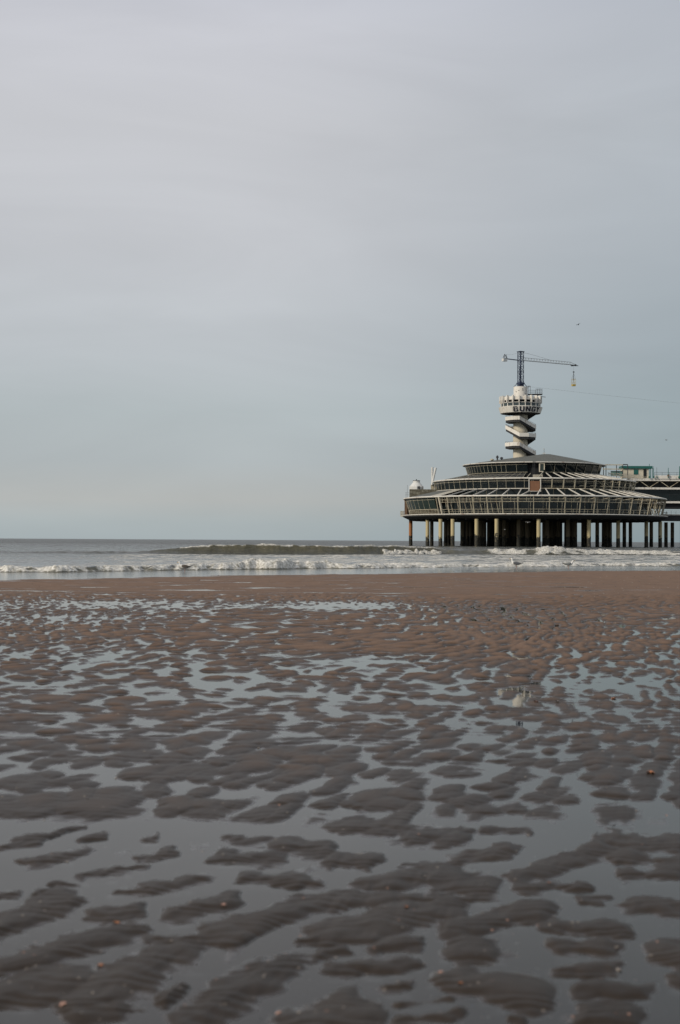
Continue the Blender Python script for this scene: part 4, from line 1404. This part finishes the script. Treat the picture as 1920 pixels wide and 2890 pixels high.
for y_ in (-0.4, 0.4):
    mb.bar((0.7, y_, JZ), (JL - 1.2, y_, JZ), 0.09)
mb.bar((0.7, 0, JZ + 0.95), (JL - 3.2, 0, JZ + 0.85), 0.09)
mb.bar((JL - 3.2, 0, JZ + 0.85), (JL - 0.6, 0, JZ + 0.1), 0.08)
nj = 17
for i in range(nj + 1):
    x_ = 0.9 + (JL - 4.2) * i / nj
    for y_ in (-0.4, 0.4):
        mb.bar((x_, y_, JZ), (x_, 0, JZ + 0.93), 0.05)
    if i < nj:
        x2 = 0.9 + (JL - 4.2) * (i + 1) / nj
        mb.bar((x_, -0.4, JZ), (x2, 0.4, JZ), 0.04)
mb.build('jib', M['jib'], cr_)
mb = MB()
mb.bar((-6.4, 0, JZ + 0.1), (-0.6, 0, JZ - 0.05), 0.32, 0.26)
cj = mb.build('counter_jib', M['blue'], cr_)
mb = MB()
mb.box((-6.5, 0, JZ - 0.35), (1.5, 1.0, 0.85))
mb.build('counterweight', M['tank'], cr_)
mb = MB()
for (xa, za, xb, zb) in ((-7.2, 0, -6.6, 1.4), (-6.6, 1.4, -5.8, 0.1), (-6.9, 0.6, -6.0, 1.2), (-6.0, 1.2, -5.6, 0.1), (-7.0, 0.9, -6.4, 0.1)):
    mb.bar((xa, -0.2, JZ + 0.1 + za), (xb, -0.2, JZ + 0.1 + zb), 0.11)
mb.build('winch_frame', M['steel'], cr_)
mb = MB()
mb.box((JL - 1.4, 0, JZ - 0.15), (2.6, 0.9, 0.16)); mb.box((JL - 2.4, 0, JZ - 0.2), (0.3, 0.5, 0.5)); mb.box((JL - 0.9, 0, JZ), (0.3, 0.5, 0.6)); mb.bar((JL - 0.5, 0, JZ - 0.15), (JL + .3, 0, JZ - 0.15), 0.1)
mb.build('trolley', M['steel'], cr_)
mb = MB()
mb.path([(0.5, 0, 11.2), (6, 0, 10.5), (12, 0, JZ + 0.95)], 0.035, 5)
mb.path([(-0.6, 0, 11.1), (-3.5, 0, 10.1), (-6.5, 0, JZ + 1.4)], 0.02, 5)
mb.build('tie_cable', M['cable'], cr_)

# bungy basket hanging from the jib
jd = Vector((math.cos(R(31)), math.sin(R(31)), 0))
gp = Vector((TX, TD, 51)) + jd * (JL - 1.7)
GD = gp.y
gpx = P(1621, 1087, GD)
bk = empty('bungy_basket', (gp.x, gp.y, gpx.z - 0.35), R(20))
tag(bk, 'small yellow cage basket hanging on ropes from the tip of the crane jib', 'basket')
TOPZ = 59.35 - bk.location.z
mb = MB()
mb.box((0, 0, 0.12), (1.05, 1.05, 0.16)); mb.box((0, -0.5, 0.4), (1.05, 0.05, 0.45)); mb.box((0, 0.5, 0.4), (1.05, 0.05, 0.45)); mb.box((0.5, 0, 0.4), (0.05, .95, 0.45)); mb.box((-0.5, 0, 0.4), (0.05, .95, 0.45))
mb.build('tray', M['yellow'], bk)
mb = MB()
for sx in (-0.5, 0.5):
    for sy in (-0.5, 0.5):
        mb.bar((sx, sy, 0.1), (sx, sy, 2.3), 0.07)
for k in range(4):
    c_ = [(-.5, -.5), (.5, -.5), (.5, .5), (-.5, .5)]
    a, b = c_[k], c_[(k + 1) % 4]
    mb.bar((a[0], a[1], 2.3), (b[0], b[1], 2.3), 0.06); mb.bar((a[0], a[1], 1.1), (b[0], b[1], 1.1), 0.04)
mb.build('cage', M['yellow'], bk)
mb = MB()
for sx in (-0.5, 0.5):
    for sy in (-0.5, 0.5):
        mb.bar((sx, sy, 2.3), (0, 0, 4.4), 0.04)
mb.path([(0, 0, 4.4), (0.0, 0, TOPZ)], 0.022, 5)
mb.path([(0, 0, 4.4), (-0.1, 0, 2.0), (-0.25, 0, 0.8)], 0.07, 5)
mb.build('rope', M['steel'], bk)
mb = MB(); mb.path([(0, 0, 4.45), (0, 0, 4.6), (0, 0, 4.8), (0, 0, 4.9)], [0.08, 0.3, 0.3, 0.1], 10)
mb.build('hook_block', M['steel'], bk)

# zip line from the tower towards the shore
mb = MB()
A_ = P(1492, 1091, 453)
B_ = P(1920, 1134, 470)
B2 = A_ + (B_ - A_) * 3.2
pts = []
for i in range(25):
    t_ = i / 24
    q = A_.lerp(B2, t_)
    q.z -= 2.2 * 4 * t_ * (1 - t_) * 0.25
    pts.append(q)
mb.path(pts, 0.022, 5)
zl = mb.build('zip_line', M['cablelt'])
tag(zl, 'thin zip line cable running from the tower drum off to the right', 'cable')

# ------------------------------------------------------------------ the covered pier running to the shore, behind at the right
WX0 = P(1775, 1380, 462).x
WX1 = 230.0
WY = 460.0
wk = empty('pier_walkway', (WX0, WY, 0))
tag(wk, 'long two-storey covered pier walkway with white bands leading right from the pavilion', 'pier')
LW = WX1 - WX0
mb = MB(); mb.box((LW / 2, 5, 21.75), (LW, 10, 0.85)); mb.build('upper_deck', M['white'], wk)
mb = MB(); mb.box((LW / 2 + 4, -0.12, 22.55), (LW - 8, 0.2, 1.1)); mb.build('parapet', M['white'], wk)
mb = MB(); mb.box((LW / 2, 5, 18.9), (LW, 10, 0.62)); mb.build('middle_deck', M['white'], wk)
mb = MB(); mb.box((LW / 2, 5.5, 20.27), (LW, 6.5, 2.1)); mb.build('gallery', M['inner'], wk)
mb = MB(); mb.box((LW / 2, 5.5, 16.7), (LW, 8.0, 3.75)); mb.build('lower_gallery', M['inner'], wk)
mb = MB(); mb.box((LW / 2, 5, 14.45), (LW, 10, 0.62)); mb.build('lower_deck', M['white'], wk)
mb = MB(); mb.box((LW / 2, 5.5, 13.3), (LW, 8.5, 1.66)); mb.build('girder', M['beam'], wk)
tr_ = MB()
tr_.bar((0, 0.4, 19.3), (3.1, 0.4, 21.3), 0.17); tr_.bar((3.3, 0.4, 21.3), (6.2, 0.4, 19.3), 0.17)
t0_ = tr_.build('truss_bay', M['frame'], wk)
for i in range(1, 22):
    o = t0_.copy(); COL.objects.link(o); o.parent = wk; o.location = (i * 6.5, 0, 0)
wb = MB(); wb.quad((0, 1.35, 14.9), (6.4, 1.35, 14.9), (6.4, 1.35, 18.5), (0, 1.35, 18.5))
w0_ = wb.build('window', M['glass'], wk)
wf = MB(); wf.bar((0, 1.3, 14.9), (0, 1.3, 18.5), 0.09); wf.bar((0, 1.3, 17.0), (6.4, 1.3, 17.0), 0.06)
wf.build('frame', M['steel'], w0_)
for i in range(1, 22):
    o = copy_tree(w0_, wk); o.location = (i * 6.5, 0, 0)
mb = MB()
for z_ in (22.9, 23.5, 24.1):
    mb.bar((8, 0.1, z_), (LW, 0.1, z_), 0.07)
for i in range(60):
    if 8 + i * 2.4 < LW:
        mb.bar((8 + i * 2.4, 0.1, 22.2), (8 + i * 2.4, 0.1, 24.1), 0.07)
mb.build('railing', M['steel'], wk)
pw_ = bpy.data.meshes.new
for i, (px_, off) in enumerate([(1880, 4), (1898, 7), (1925, 2), (1962, 5), (2010, 3), (2070, 6), (2140, 3), (2230, 5), (2330, 4), (2450, 5)]):
    o = bpy.data.objects.new('pile', pile_me['i']); COL.objects.link(o); o.parent = wk
    o.location = (P(px_, 1500, WY + off).x - WX0, off, 0)
# low landing stage under the walkway
x0_, x1_ = P(1866, 1450, 455).x - WX0, LW
mb = MB(); mb.box(((x0_ + x1_) / 2, -1.5, 9.35), (x1_ - x0_, 9, 2.0)); mb.build('lower_stage', M['beam'], wk)
mb = MB(); mb.box(((x0_ + x1_) / 2, -6.1, 10.3), (x1_ - x0_, 0.3, 0.35)); mb.build('stage_edge', M['tube'], wk)
mb = MB()
for z_ in (10.9, 11.5):
    mb.bar((x0_, -6.1, z_), (x0_ + 6, -6.1, z_), 0.06)
for k in range(5):
    mb.bar((x0_ + k * 1.5, -6.1, 10.4), (x0_ + k * 1.5, -6.1, 11.5), 0.06)
mb.build('stage_railing', M['steel'], wk)

# kiosk on the upper deck
kD = 461.0
kx0, kx1 = P(1759, 1340, kD).x, P(1832, 1340, kD).x
ki = empty('deck_kiosk', ((kx0 + kx1) / 2, kD + 2, 22.2))
tag(ki, 'cream kiosk with sea-green roof edge and green shutter on the upper deck', 'kiosk')
kw = kx1 - kx0
mb = MB(); mb.box((-0.1, 0, 1.6), (kw, 4, 3.0)); mb.build('wall', M['cream'], ki)
mb = MB(); mb.box((0.3, 0, 3.55), (kw + 1.6, 5, 0.8)); mb.build('roof', M['green'], ki)
mb = MB(); mb.box((0.0, -2.03, 2.05), (1.5, 0.1, 1.7)); mb.build('shutter', M['green'], ki)
mb = MB(); mb.box((kw / 2 - 1.3, -2.03, 1.6), (1.0, 0.1, 2.7)); mb.build('door', M['inner'], ki)
mb = MB()
for x_ in (kw / 2 + 0.5, kw / 2 + 1.2):
    mb.bar((x_, -2.2, 0.1), (x_, -2.2, 3.3), 0.2)
mb.build('post', M['green'], ki)

# steel canopy frame between pavilion roof and kiosk
cD = 458.0
ca_, cb_ = P(1702, 1311, cD), P(1772, 1311, cD)
cf = empty('steel_canopy_frame', (ca_.x, cD, 20.5))
tag(cf, 'dark steel canopy frame with pale beams between the pavilion roof and the kiosk', 'frame')
wl = cb_.x - ca_.x
mb = MB()
mb.bar((-1, 0, P(1740, 1312, cD).z - 20.5), (wl * 0.8, 0, P(1740, 1312, cD).z - 20.5), 0.35, 0.3)
mb.bar((0, 0, P(1740, 1324, cD).z - 20.5), (wl * 0.82, 0, P(1740, 1324, cD).z - 20.5), 0.35, 0.3)
mb.build('beam', M['frame'], cf)
mb = MB()
zt = P(1740, 1311, cD).z - 20.5
for x_ in (0.2, 1.0, wl * 0.8, wl, wl * 0.55):
    mb.bar((x_, 0, 0), (x_, 0, zt), 0.22)
mb.bar((wl * 0.8, 0, zt), (wl, 0, zt), 0.3)
mb.build('post', M['steel'], cf)
mb = MB(); mb.box((wl * 0.58, 0.6, 3.1), (wl * 0.5, 0.2, 1.6)); mb.build('glass_screen', mat('sea_green_glass', (0.12, 0.22, 0.2), 0.2), cf)
# clutter of railings and roof frames at the right shoulder
mb = MB()
rnd = random.Random(3)
for k in range(16):
    x_ = 1.5 + k * 0.75
    mb.bar((x_, -3, 1.8 - k * 0.07), (x_ + rnd.uniform(-.5, .5), -3, 3.3 - k * 0.11), 0.09)
mb.bar((1, -3, 3.1), (13.5, -3, 1.9), 0.1); mb.bar((1, -3, 2.5), (13.5, -3, 1.2), 0.12)
mb.bar((1, -4, 2.9), (9, -4, 0.9), 0.16); mb.bar((4, -4, 2.9), (12, -4, 0.9), 0.16)
mb.build('railing', M['roofpale'], cf)

# green lamp posts along the upper deck
for i, (px_, ytop, th) in enumerate([(1833, 1309, .2), (1845, 1316, .16), (1854, 1319, .12), (1886.5, 1320, .24), (1919, 1316, .4), (1957, 1316, .2), (1990, 1316, .24)]):
    q = P(px_, 1350, 459.5); zt = P(px_, ytop, 459.5).z
    e = empty('deck_mast', (q.x, 459.5, 22.2))
    lab = ['green mast rising beside the kiosk corner', 'thin green pole just right of the kiosk carrying a wire', 'slim dark pole farthest from the kiosk wall in the wired pair',
           'green mast on the pier railing with a box at its foot', 'thick green mast at the right edge of the photo', 'green mast on the pier beyond the picture edge', 'far green mast on the pier towards the shore'][i]
    if i > 4:
        bpy.data.objects.remove(e); continue
    tag(e, lab, 'mast', 'green masts along the upper pier deck')
    mb = MB(); mb.path([(0, 0, 0), (0, 0, zt - 22.2)], [th * 0.55, th * 0.35], 8); mb.build('pole', M['steel'] if i == 2 else M['green'], e)
    mb = MB(); mb.box((0, 0, 0.3 if i != 3 else 0.9), (th * 2.2, th * 2.2, 0.6 if i != 3 else 0.5)); mb.build('base', M['rust'] if i == 3 else M['green'], e)

# ------------------------------------------------------------------ plant on the left shoulder of the deck roof
tD = 450.0
q = P(1175.5, 1381, tD)
swl = MB()
a_, b_ = P(1156, 1404, tD), P(1229, 1382, tD)
wz0 = 14.1
sw_ = empty('roof_service_wall', ((a_.x + b_.x) / 2, tD - 1, wz0))
tag(sw_, 'stained concrete service wall on the left end of the lower roof', 'wall')
swl.box((0, 0, (b_.z - wz0) / 2), (b_.x - a_.x, 3.5, b_.z - wz0))
swl.build('wall_block', M['wall'], sw_)
mb = MB()
for x_ in (-5.3, -4.9):
    mb.bar((x_, -1.9, -0.3), (x_, -1.9, 4.9 if x_ > -5 else 2.5), 0.07)
for z_ in (1.0, 1.8, 2.5):
    mb.bar((-5.6, -1.9, z_), (-4.3, -1.9, z_), 0.06)
mb.build('side_ladder', M['steel'], sw_)
tk = empty('cooling_tank', (q.x, tD - 0.5, b_.z))
tag(tk, 'squat white cooling tank with conical neck on top of the stained wall', 'tank')
s = tD / F
mb = MB()
w2 = 20 * s
mb.path([(0, 0, 0.0), (0, 0, 0.9), (0, 0, 1.1)], [w2, w2, w2 * 0.95], 8)
mb.path([(0, 0, 1.1), (0, 0, 2.2), (0, 0, 2.75)], [w2 * 0.90, w2 * 0.50, w2 * 0.48], 28)
mb.build('body', M['tank'], tk)
mb = MB(); mb.tube((0, 0, 2.75), (0, 0, 2.87), w2 * 0.52, 28); mb.tube((0, 0, 2.87), (0, 0, 3.3), 0.14, 8); mb.build('cap', M['steel'], tk)
mb = MB(); mb.tube((0.7, -w2 - 0.02, 0.55), (0.7, -w2 + 0.3, 0.55), 0.42, 20); mb.build('vent', M['steel'], tk)
vq = P(1222, 1381, tD)
vf = empty('twin_flue_stack', (vq.x, tD, b_.z - 0.2))
tag(vf, 'pair of slim white flue pipes crossing in a narrow V beside the tank', 'flue')
mb = MB(); mb.path([(-0.2, 0, 0), (-0.2, 0, 7.3)], [0.30, 0.38], 14); mb.build('flue_pipe', M['tank'], vf, smooth=True)
mb = MB(); mb.path([(-0.35, -0.8, 1.6), (0.85, -0.8, 7.1)], [0.30, 0.36], 14); mb.build('flue_pipe', M['tank'], vf, smooth=True)
mb = MB(); mb.box((-0.1, 0, 1.0), (1.1, 1.1, 1.9)); mb.tube((0.9, 0, 0), (0.9, 0, 1.2), 0.15, 8); mb.build('flue_base', M['frame'], vf)

# small things on the main roof
q = P(1536, 1280, 450)
an = empty('roof_antenna', (q.x, 450, q.z - 0.35))
tag(an, 'small antenna with cups on the roof apex', 'antenna')
mb = MB(); mb.tube((0, 0, 0), (0, 0, 1.9), 0.06, 6); mb.build('stem', M['steel'], an)
mb = MB(); mb.box((0, 0, 0.45), (0.9, 0.3, 0.25)); mb.bar((0, 0, 1.6), (-0.3, 0, 2.0), 0.12); mb.build('head', M['tank'], an)
for i, (px_, py_, wd, hh_, lab) in enumerate([(1389, 1300, 1.2, 0.6, 'low pale ventilator box leftmost on the roof slope'), (1404, 1297, 0.8, 1.3, 'tallest dark ventilator cowl on the left roof slope'),
                                             (1416, 1296, 1.0, 0.7, 'dark ventilator hood nearest the tower on the roof slope')]):
    q = P(px_, py_, 440)
    e = empty('roof_ventilator', (q.x, 440, q.z - 0.5))
    tag(e, lab, 'ventilator', 'ventilators on the left roof slope')
    mb = MB(); mb.tube((0, 0, 0), (0, 0, 0.4 + hh_ * 0.6), wd * 0.28, 12); mb.build('duct', M['steel'], e)
    mb = MB(); mb.path([(0, 0, hh_ * 0.5 + 0.3), (0, 0, hh_ * 0.8 + 0.4), (0, 0, hh_ + 0.5)], [wd * 0.5, wd * 0.5, wd * 0.15], 12); mb.build('hood', M['frame'] if i == 0 else M['steel'], e)

# ------------------------------------------------------------------ gulls
M['feather'] = mat('white_gull_feather', (0.72, 0.71, 0.68), 0.75, var=0.06, scale=20)
M['mantle'] = mat('slate_grey_wing', (0.07, 0.075, 0.085), 0.7, var=0.15, scale=25)
M['mantlebrown'] = mat('brown_grey_wing', (0.10, 0.085, 0.07), 0.7, var=0.3, scale=30)
M['mantlelight'] = mat('light_grey_wing', (0.20, 0.21, 0.21), 0.7, var=0.12, scale=25)
M['wingtip'] = mat('black_wing_tip', (0.015, 0.015, 0.016), 0.7)
M['beak'] = mat('yellow_beak', (0.62, 0.36, 0.06), 0.5)
M['leg'] = mat('pink_grey_leg', (0.40, 0.24, 0.20), 0.6)
M['eye'] = mat('dark_eye', (0.01, 0.01, 0.01), 0.2)


def gull(loc, rz, scale, wingm, label, head_up=0.0):
    """standing gull facing -X before rotation; about 0.6 m long"""
    r = empty('herring_gull', loc, rz)
    r.scale = (scale,) * 3
    tag(r, label, 'gull', 'gulls standing in the swash')
    b = MB()
    hu = head_up
    sp = [(0.31, 0, 0.215, .012, .008), (0.24, 0, 0.22, .035, .022), (0.16, 0, 0.225, .058, .05), (0.07, 0, 0.225, .078, .078), (-0.02, 0, 0.23, .086, .090),
          (-0.10, 0, 0.25, .080, .086), (-0.155, 0, 0.29, .060, .064), (-0.18, 0, 0.34 + hu * .4, .043, .046), (-0.19, 0, 0.385 + hu * .8, .038, .040), (-0.205, 0, 0.425 + hu, .041, .043),
          (-0.232, 0, 0.440 + hu, .034, .034), (-0.255, 0, 0.438 + hu, .020, .020), (-0.262, 0, 0.436 + hu, .006, .006)]
    b.path([s_[:3] for s_ in sp], [(s_[3], s_[4]) for s_ in sp], 16)
    b.build('body', M['feather'], r, smooth=True)
    k = MB()
    k.path([(-0.255, 0, 0.436 + hu), (-0.285, 0, 0.432 + hu), (-0.312, 0, 0.425 + hu), (-0.318, 0, 0.415 + hu)], [(.011, .014), (.009, .012), (.007, .009), (.002, .003)], 8)
    k.build('beak', M['beak'], r, smooth=True)
    e = MB()
    for sy in (-1, 1):
        e.path([(-0.234, sy * 0.026, 0.447 + hu), (-0.234, sy * 0.036, 0.447 + hu)], [0.006, 0.003], 8)
    e.build('eye', M['eye'], r)
    for sy in (-1, 1):
        w_ = MB()
        w_.path([(-0.10, sy * .070, 0.27), (-0.04, sy * .086, 0.262), (0.06, sy * .084, 0.25), (0.16, sy * .062, 0.245), (0.25, sy * .035, 0.25)],
                [(.012, .035), (.016, .060), (.016, .060), (.014, .042), (.010, .022)], 10)
        w_.path([(-0.09, sy * .03, 0.31), (0.0, sy * .035, 0.318), (0.10, sy * .03, 0.298), (0.2, sy * .02, 0.27)], [(.03, .012), (.045, .014), (.04, .014), (.02, .010)], 10)
        wg = w_.build('wing', wingm, r, smooth=True)
        tp = MB()
        tp.path([(0.22, sy * .03, 0.252), (0.30, sy * .018, 0.268), (0.385, sy * .008, 0.285)], [(.010, .024), (.009, .020), (.002, .006)], 8)
        tp.build('wing_tip', M['wingtip'], wg, smooth=True)
        l_ = MB()
        l_.path([(0.03, sy * .035, 0.16), (0.04, sy * .036, 0.085), (0.02, sy * .036, 0.005)], [.012, .007, .007], 8)
        for fy in (-0.022, 0.0, 0.022):
            l_.path([(0.02, sy * .036, 0.006), (-0.035, sy * .036 + fy, 0.003)], [.007, .004], 6)
        l_.build('leg', M['leg'], r)
    return r


g = P(520, 1607, 66); gull((g.x, 66, -0.012), R(0), 1.05, M['mantlebrown'], 'brown-winged gull facing left in front of the foam, far from the pier')
g = P(1456, 1605, 79); gull((g.x, 79, -0.01), R(-28), 1.16, M['mantle'], 'upright gull with slate-black wings facing left below the pavilion', 0.04)
g = P(1606, 1603, 80); gull((g.x, 80, -0.01), R(180), 1.08, M['mantlelight'], 'small light-grey gull facing right near the shallow foam', -0.03)


def flying(loc, rz, span, roll, label, m1, m2):
    r = empty('flying_gull', loc, rz)
    r.rotation_euler = (roll, 0, rz)
    tag(r, label, 'gull', 'gulls in flight')
    b = MB()
    L0 = span * 0.42
    b.path([(-L0 * .5, 0, 0), (-L0 * .42, 0, 0.01), (-L0 * .2, 0, 0), (L0 * .1, 0, 0), (L0 * .38, 0, 0), (L0 * .5, 0, 0)], [.01, .05 * span, .075 * span, .07 * span, .03 * span, (.05 * span, .01)], 10)
    b.build('body', m1, r, smooth=True)
    for sy in (-1, 1):
        w_ = MB()
        pts = [(-0.02 * span, sy * 0.03 * span, 0.02), (-0.09 * span, sy * 0.2 * span, 0.10 * span), (-0.03 * span, sy * 0.36 * span, 0.12 * span), (0.08 * span, sy * 0.5 * span, 0.07 * span)]
        ch = [.10, .085, .06, .008]
        nb = len(w_.v)
        for p_, c in zip(pts, ch):
            c *= span
            w_.v += [(p_[0] - c, p_[1], p_[2]), (p_[0], p_[1], p_[2] + .02 * span), (p_[0] + c, p_[1], p_[2]), (p_[0], p_[1], p_[2] - .005 * span)]
        for i in range(3):
            for k in range(4):
                w_.face((nb + i * 4 + k, nb + i * 4 + (k + 1) % 4, nb + (i + 1) * 4 + (k + 1) % 4, nb + (i + 1) * 4 + k))
        w_.build('wing', m2, r, smooth=True)
    return r


q = P(1632.5, 916.5, 320); flying(q, R(40), 1.3, R(-14), 'dark gull flying high above the crane jib', M['mantle'], M['mantle'])
q = P(1881, 1242, 380); flying(q, R(20), 1.3, R(12), 'pale gull flying over the walkway at the right edge', M['mantlelight'], M['mantlelight'])
q = P(1490, 1474.5, 400); flying(q, R(80), 1.5, R(0), 'white gull gliding under the pavilion between the piles', M['feather'], M['feather'])
q = P(1425, 1494.5, 402); flying(q, R(10), 0.9, R(0), 'tiny white gull low between the dark piles', M['feather'], M['feather'])

# ------------------------------------------------------------------ shells and grit on the flat
M['shell_o'] = mat('orange_shell', (0.42, 0.17, 0.07), 0.5, var=0.3, scale=60)
M['shell_w'] = mat('pale_shell', (0.25, 0.215, 0.185), 0.5, var=0.2, scale=60)
M['shell_p'] = mat('pink_shell', (0.42, 0.24, 0.18), 0.5, var=0.2, scale=60)
M['shell_b'] = mat('blue_black_mussel', (0.012, 0.02, 0.045), 0.35, var=0.3, scale=60)


def shell_mesh(m, elong=1.0, seed=0):
    """fan-shaped shell valve: a ribbed domed bowl"""
    rr = random.Random(seed)
    v = []; f = []
    nr_, na = 5, 16
    for i in range(nr_ + 1):
        t_ = i / nr_
        for k in range(na + 1):
            a = math.pi * (k / na) * 1.1 - 0.05 * math.pi
            rad = t_ * (1 + 0.05 * math.cos(k * math.pi)) * (0.85 + 0.15 * math.sin(a))
            x = math.cos(a) * rad * 0.5 * elong
            y = math.sin(a) * rad * 0.75 - 0.35
            z = 0.24 * math.sin(math.pi * min(1, t_) * 0.5 + 0.0) * (1 - t_ ** 2) * 1.6 + 0.02
            v.append((x, y, z))
    for i in range(nr_):
        for k in range(na):
            a = i * (na + 1) + k
            f.append((a, a + 1, a + na + 2, a + na + 1))
    nv = len(v)
    v += [(x, y, max(z - 0.05, 0)) for x, y, z in v]
    f += [tuple(nv + i for i in q_[::-1]) for q_ in f]
    me = bpy.data.meshes.new('shell'); me.from_pydata(v, [], f); me.materials.append(m)
    me.polygons.foreach_set('use_smooth', [True] * len(f)); me.update()
    return me


SM = {k: shell_mesh(M['shell_' + k], e, i) for i, (k, e) in enumerate((('o', 1.0), ('w', 0.95), ('p', 1.1), ('b', 0.55)))}
rnd = random.Random(11)


def put_shell(x, y, size, kind, label, rz=None, group=None):
    z = float(sand_height(np.array([x]), np.array([y]))[0])
    o = bpy.data.objects.new('shell_fragment', SM[kind]); COL.objects.link(o)
    o.location = (x, y, z + 0.000)
    o.rotation_euler = (rnd.uniform(-.25, .25), rnd.uniform(-.25, .25), rnd.uniform(0, 6.28) if rz is None else rz)
    o.scale = (size,) * 3
    tag(o, label, 'shell', group)
    return o


G2 = 'shells scattered over the wet flat'
SPEC = [(331, 2606, .040, 'o', 'round bright orange shell on a foreground sand ridge at the left'), (285, 2728, .036, 'o', 'pale orange shell low in the left foreground, half on sand'),
        (1838, 2190, .075, 'o', 'orange-tipped shell beside the dark sand lump near the right edge'), (1730, 1972, .07, 'o', 'small orange and white shell at the edge of a right-hand pool'),
        (1720, 2508, .030, 'b', 'blue-black mussel shell in the right-hand foreground pool'), (1336, 2836, .034, 'b', 'dark blue mussel shell at the bottom edge of the beach'),
        (1244, 2751, .026, 'p', 'pink shell in the water left of the broad foreground mound'), (1302, 2788, .022, 'o', 'small orange chip on the bottom centre mound'),
        (1550, 2496, .026, 'o', 'yellow-orange shell on the tall right foreground ridge'), (1148, 2575, .026, 'o', 'yellowish shell on the broad middle sand mound'),
        (1458, 2655, .032, 'w', 'flat cream shell in the bay of the curved foreground pool'), (1378, 2862, .030, 'w', 'upright cream shell at the bottom near the mussel'),
        (1745, 2740, .030, 'w', 'cream shell in the lower right pool'), (1740, 2681, .024, 'w', 'thin whitish shell above the cream one in the right pool'),
        (1515, 2727, .028, 'w', 'long pale shell in the pool right of the bottom mound'), (632, 2564, .030, 'p', 'pinkish shell beside the dark middle-left mound'),
        (178, 2845, .030, 'p', 'broken pinkish shell in the lower left pool'), (848, 2640, .022, 'o', 'orange fleck in the pool below the middle mound'),
        (786, 2862, .026, 'p', 'brick-pink shell on the bottom middle-left sand'), (100, 2652, .024, 'p', 'peach shell at the edge of the left ridge'),
        (1575, 1985, .06, 'w', 'pale shell chip near the tower reflection'), (478, 1890, .05, 'o', 'red-orange chip in the mid-left flat'), (1515, 1987, .06, 'p', 'pink shell on the broad oval mound right of the tower reflection')]
for (px_, py_, s_, k_, lab) in SPEC:
    q = ground(px_, py_)
    put_shell(q.x, q.y, s_ * 0.8, k_, lab, rnd.uniform(-.6, .6), G2)
for i in range(120):
    # small pale fragments, thickest close by
    py_ = 2890 - 700 * (rnd.random() ** 1.5)
    px_ = rnd.uniform(0, 1920)
    q = ground(px_, py_)
    put_shell(q.x, q.y, rnd.uniform(.004, .011) * (1 + (q.y - 4.5) * 0.10), rnd.choice('wwwpwp'), 'tiny pale shell fragment scattered over the rippled foreground flat', None, 'tiny shell fragments on the flat')
# pebbles and bits of coal
gb = MB()
for i in range(1900):
    D_ = 4.3 + 58 * rnd.random() ** 1.5
    x_ = rnd.uniform(-.26, .26) * D_
    s_ = rnd.uniform(.0018, .0048) * (1 + D_ * .09)
    gb.v.append((x_, D_, s_))
pts = np.array(gb.v); zz = sand_height(pts[:, 0], pts[:, 1])
gb = MB()
for (x_, y_, s_), z_ in zip(pts, zz):
    n0 = len(gb.v)
    s2 = s_ * rnd.uniform(.6, 1.4)
    gb.v += [(x_ - s2, y_, z_), (x_, y_ - s_, z_), (x_ + s2, y_, z_), (x_, y_ + s_, z_), (x_, y_, z_ + s_ * .7)]
    gb.cur = 0 if rnd.random() < .45 else 1
    for k in range(4):
        gb.face((n0 + k, n0 + (k + 1) % 4, n0 + 4))
gr = gb.build('shell_grit', [M['shell_w'], M['steel']])
tag(gr, 'fine shell grit and dark specks strewn over the sand', kind='stuff')
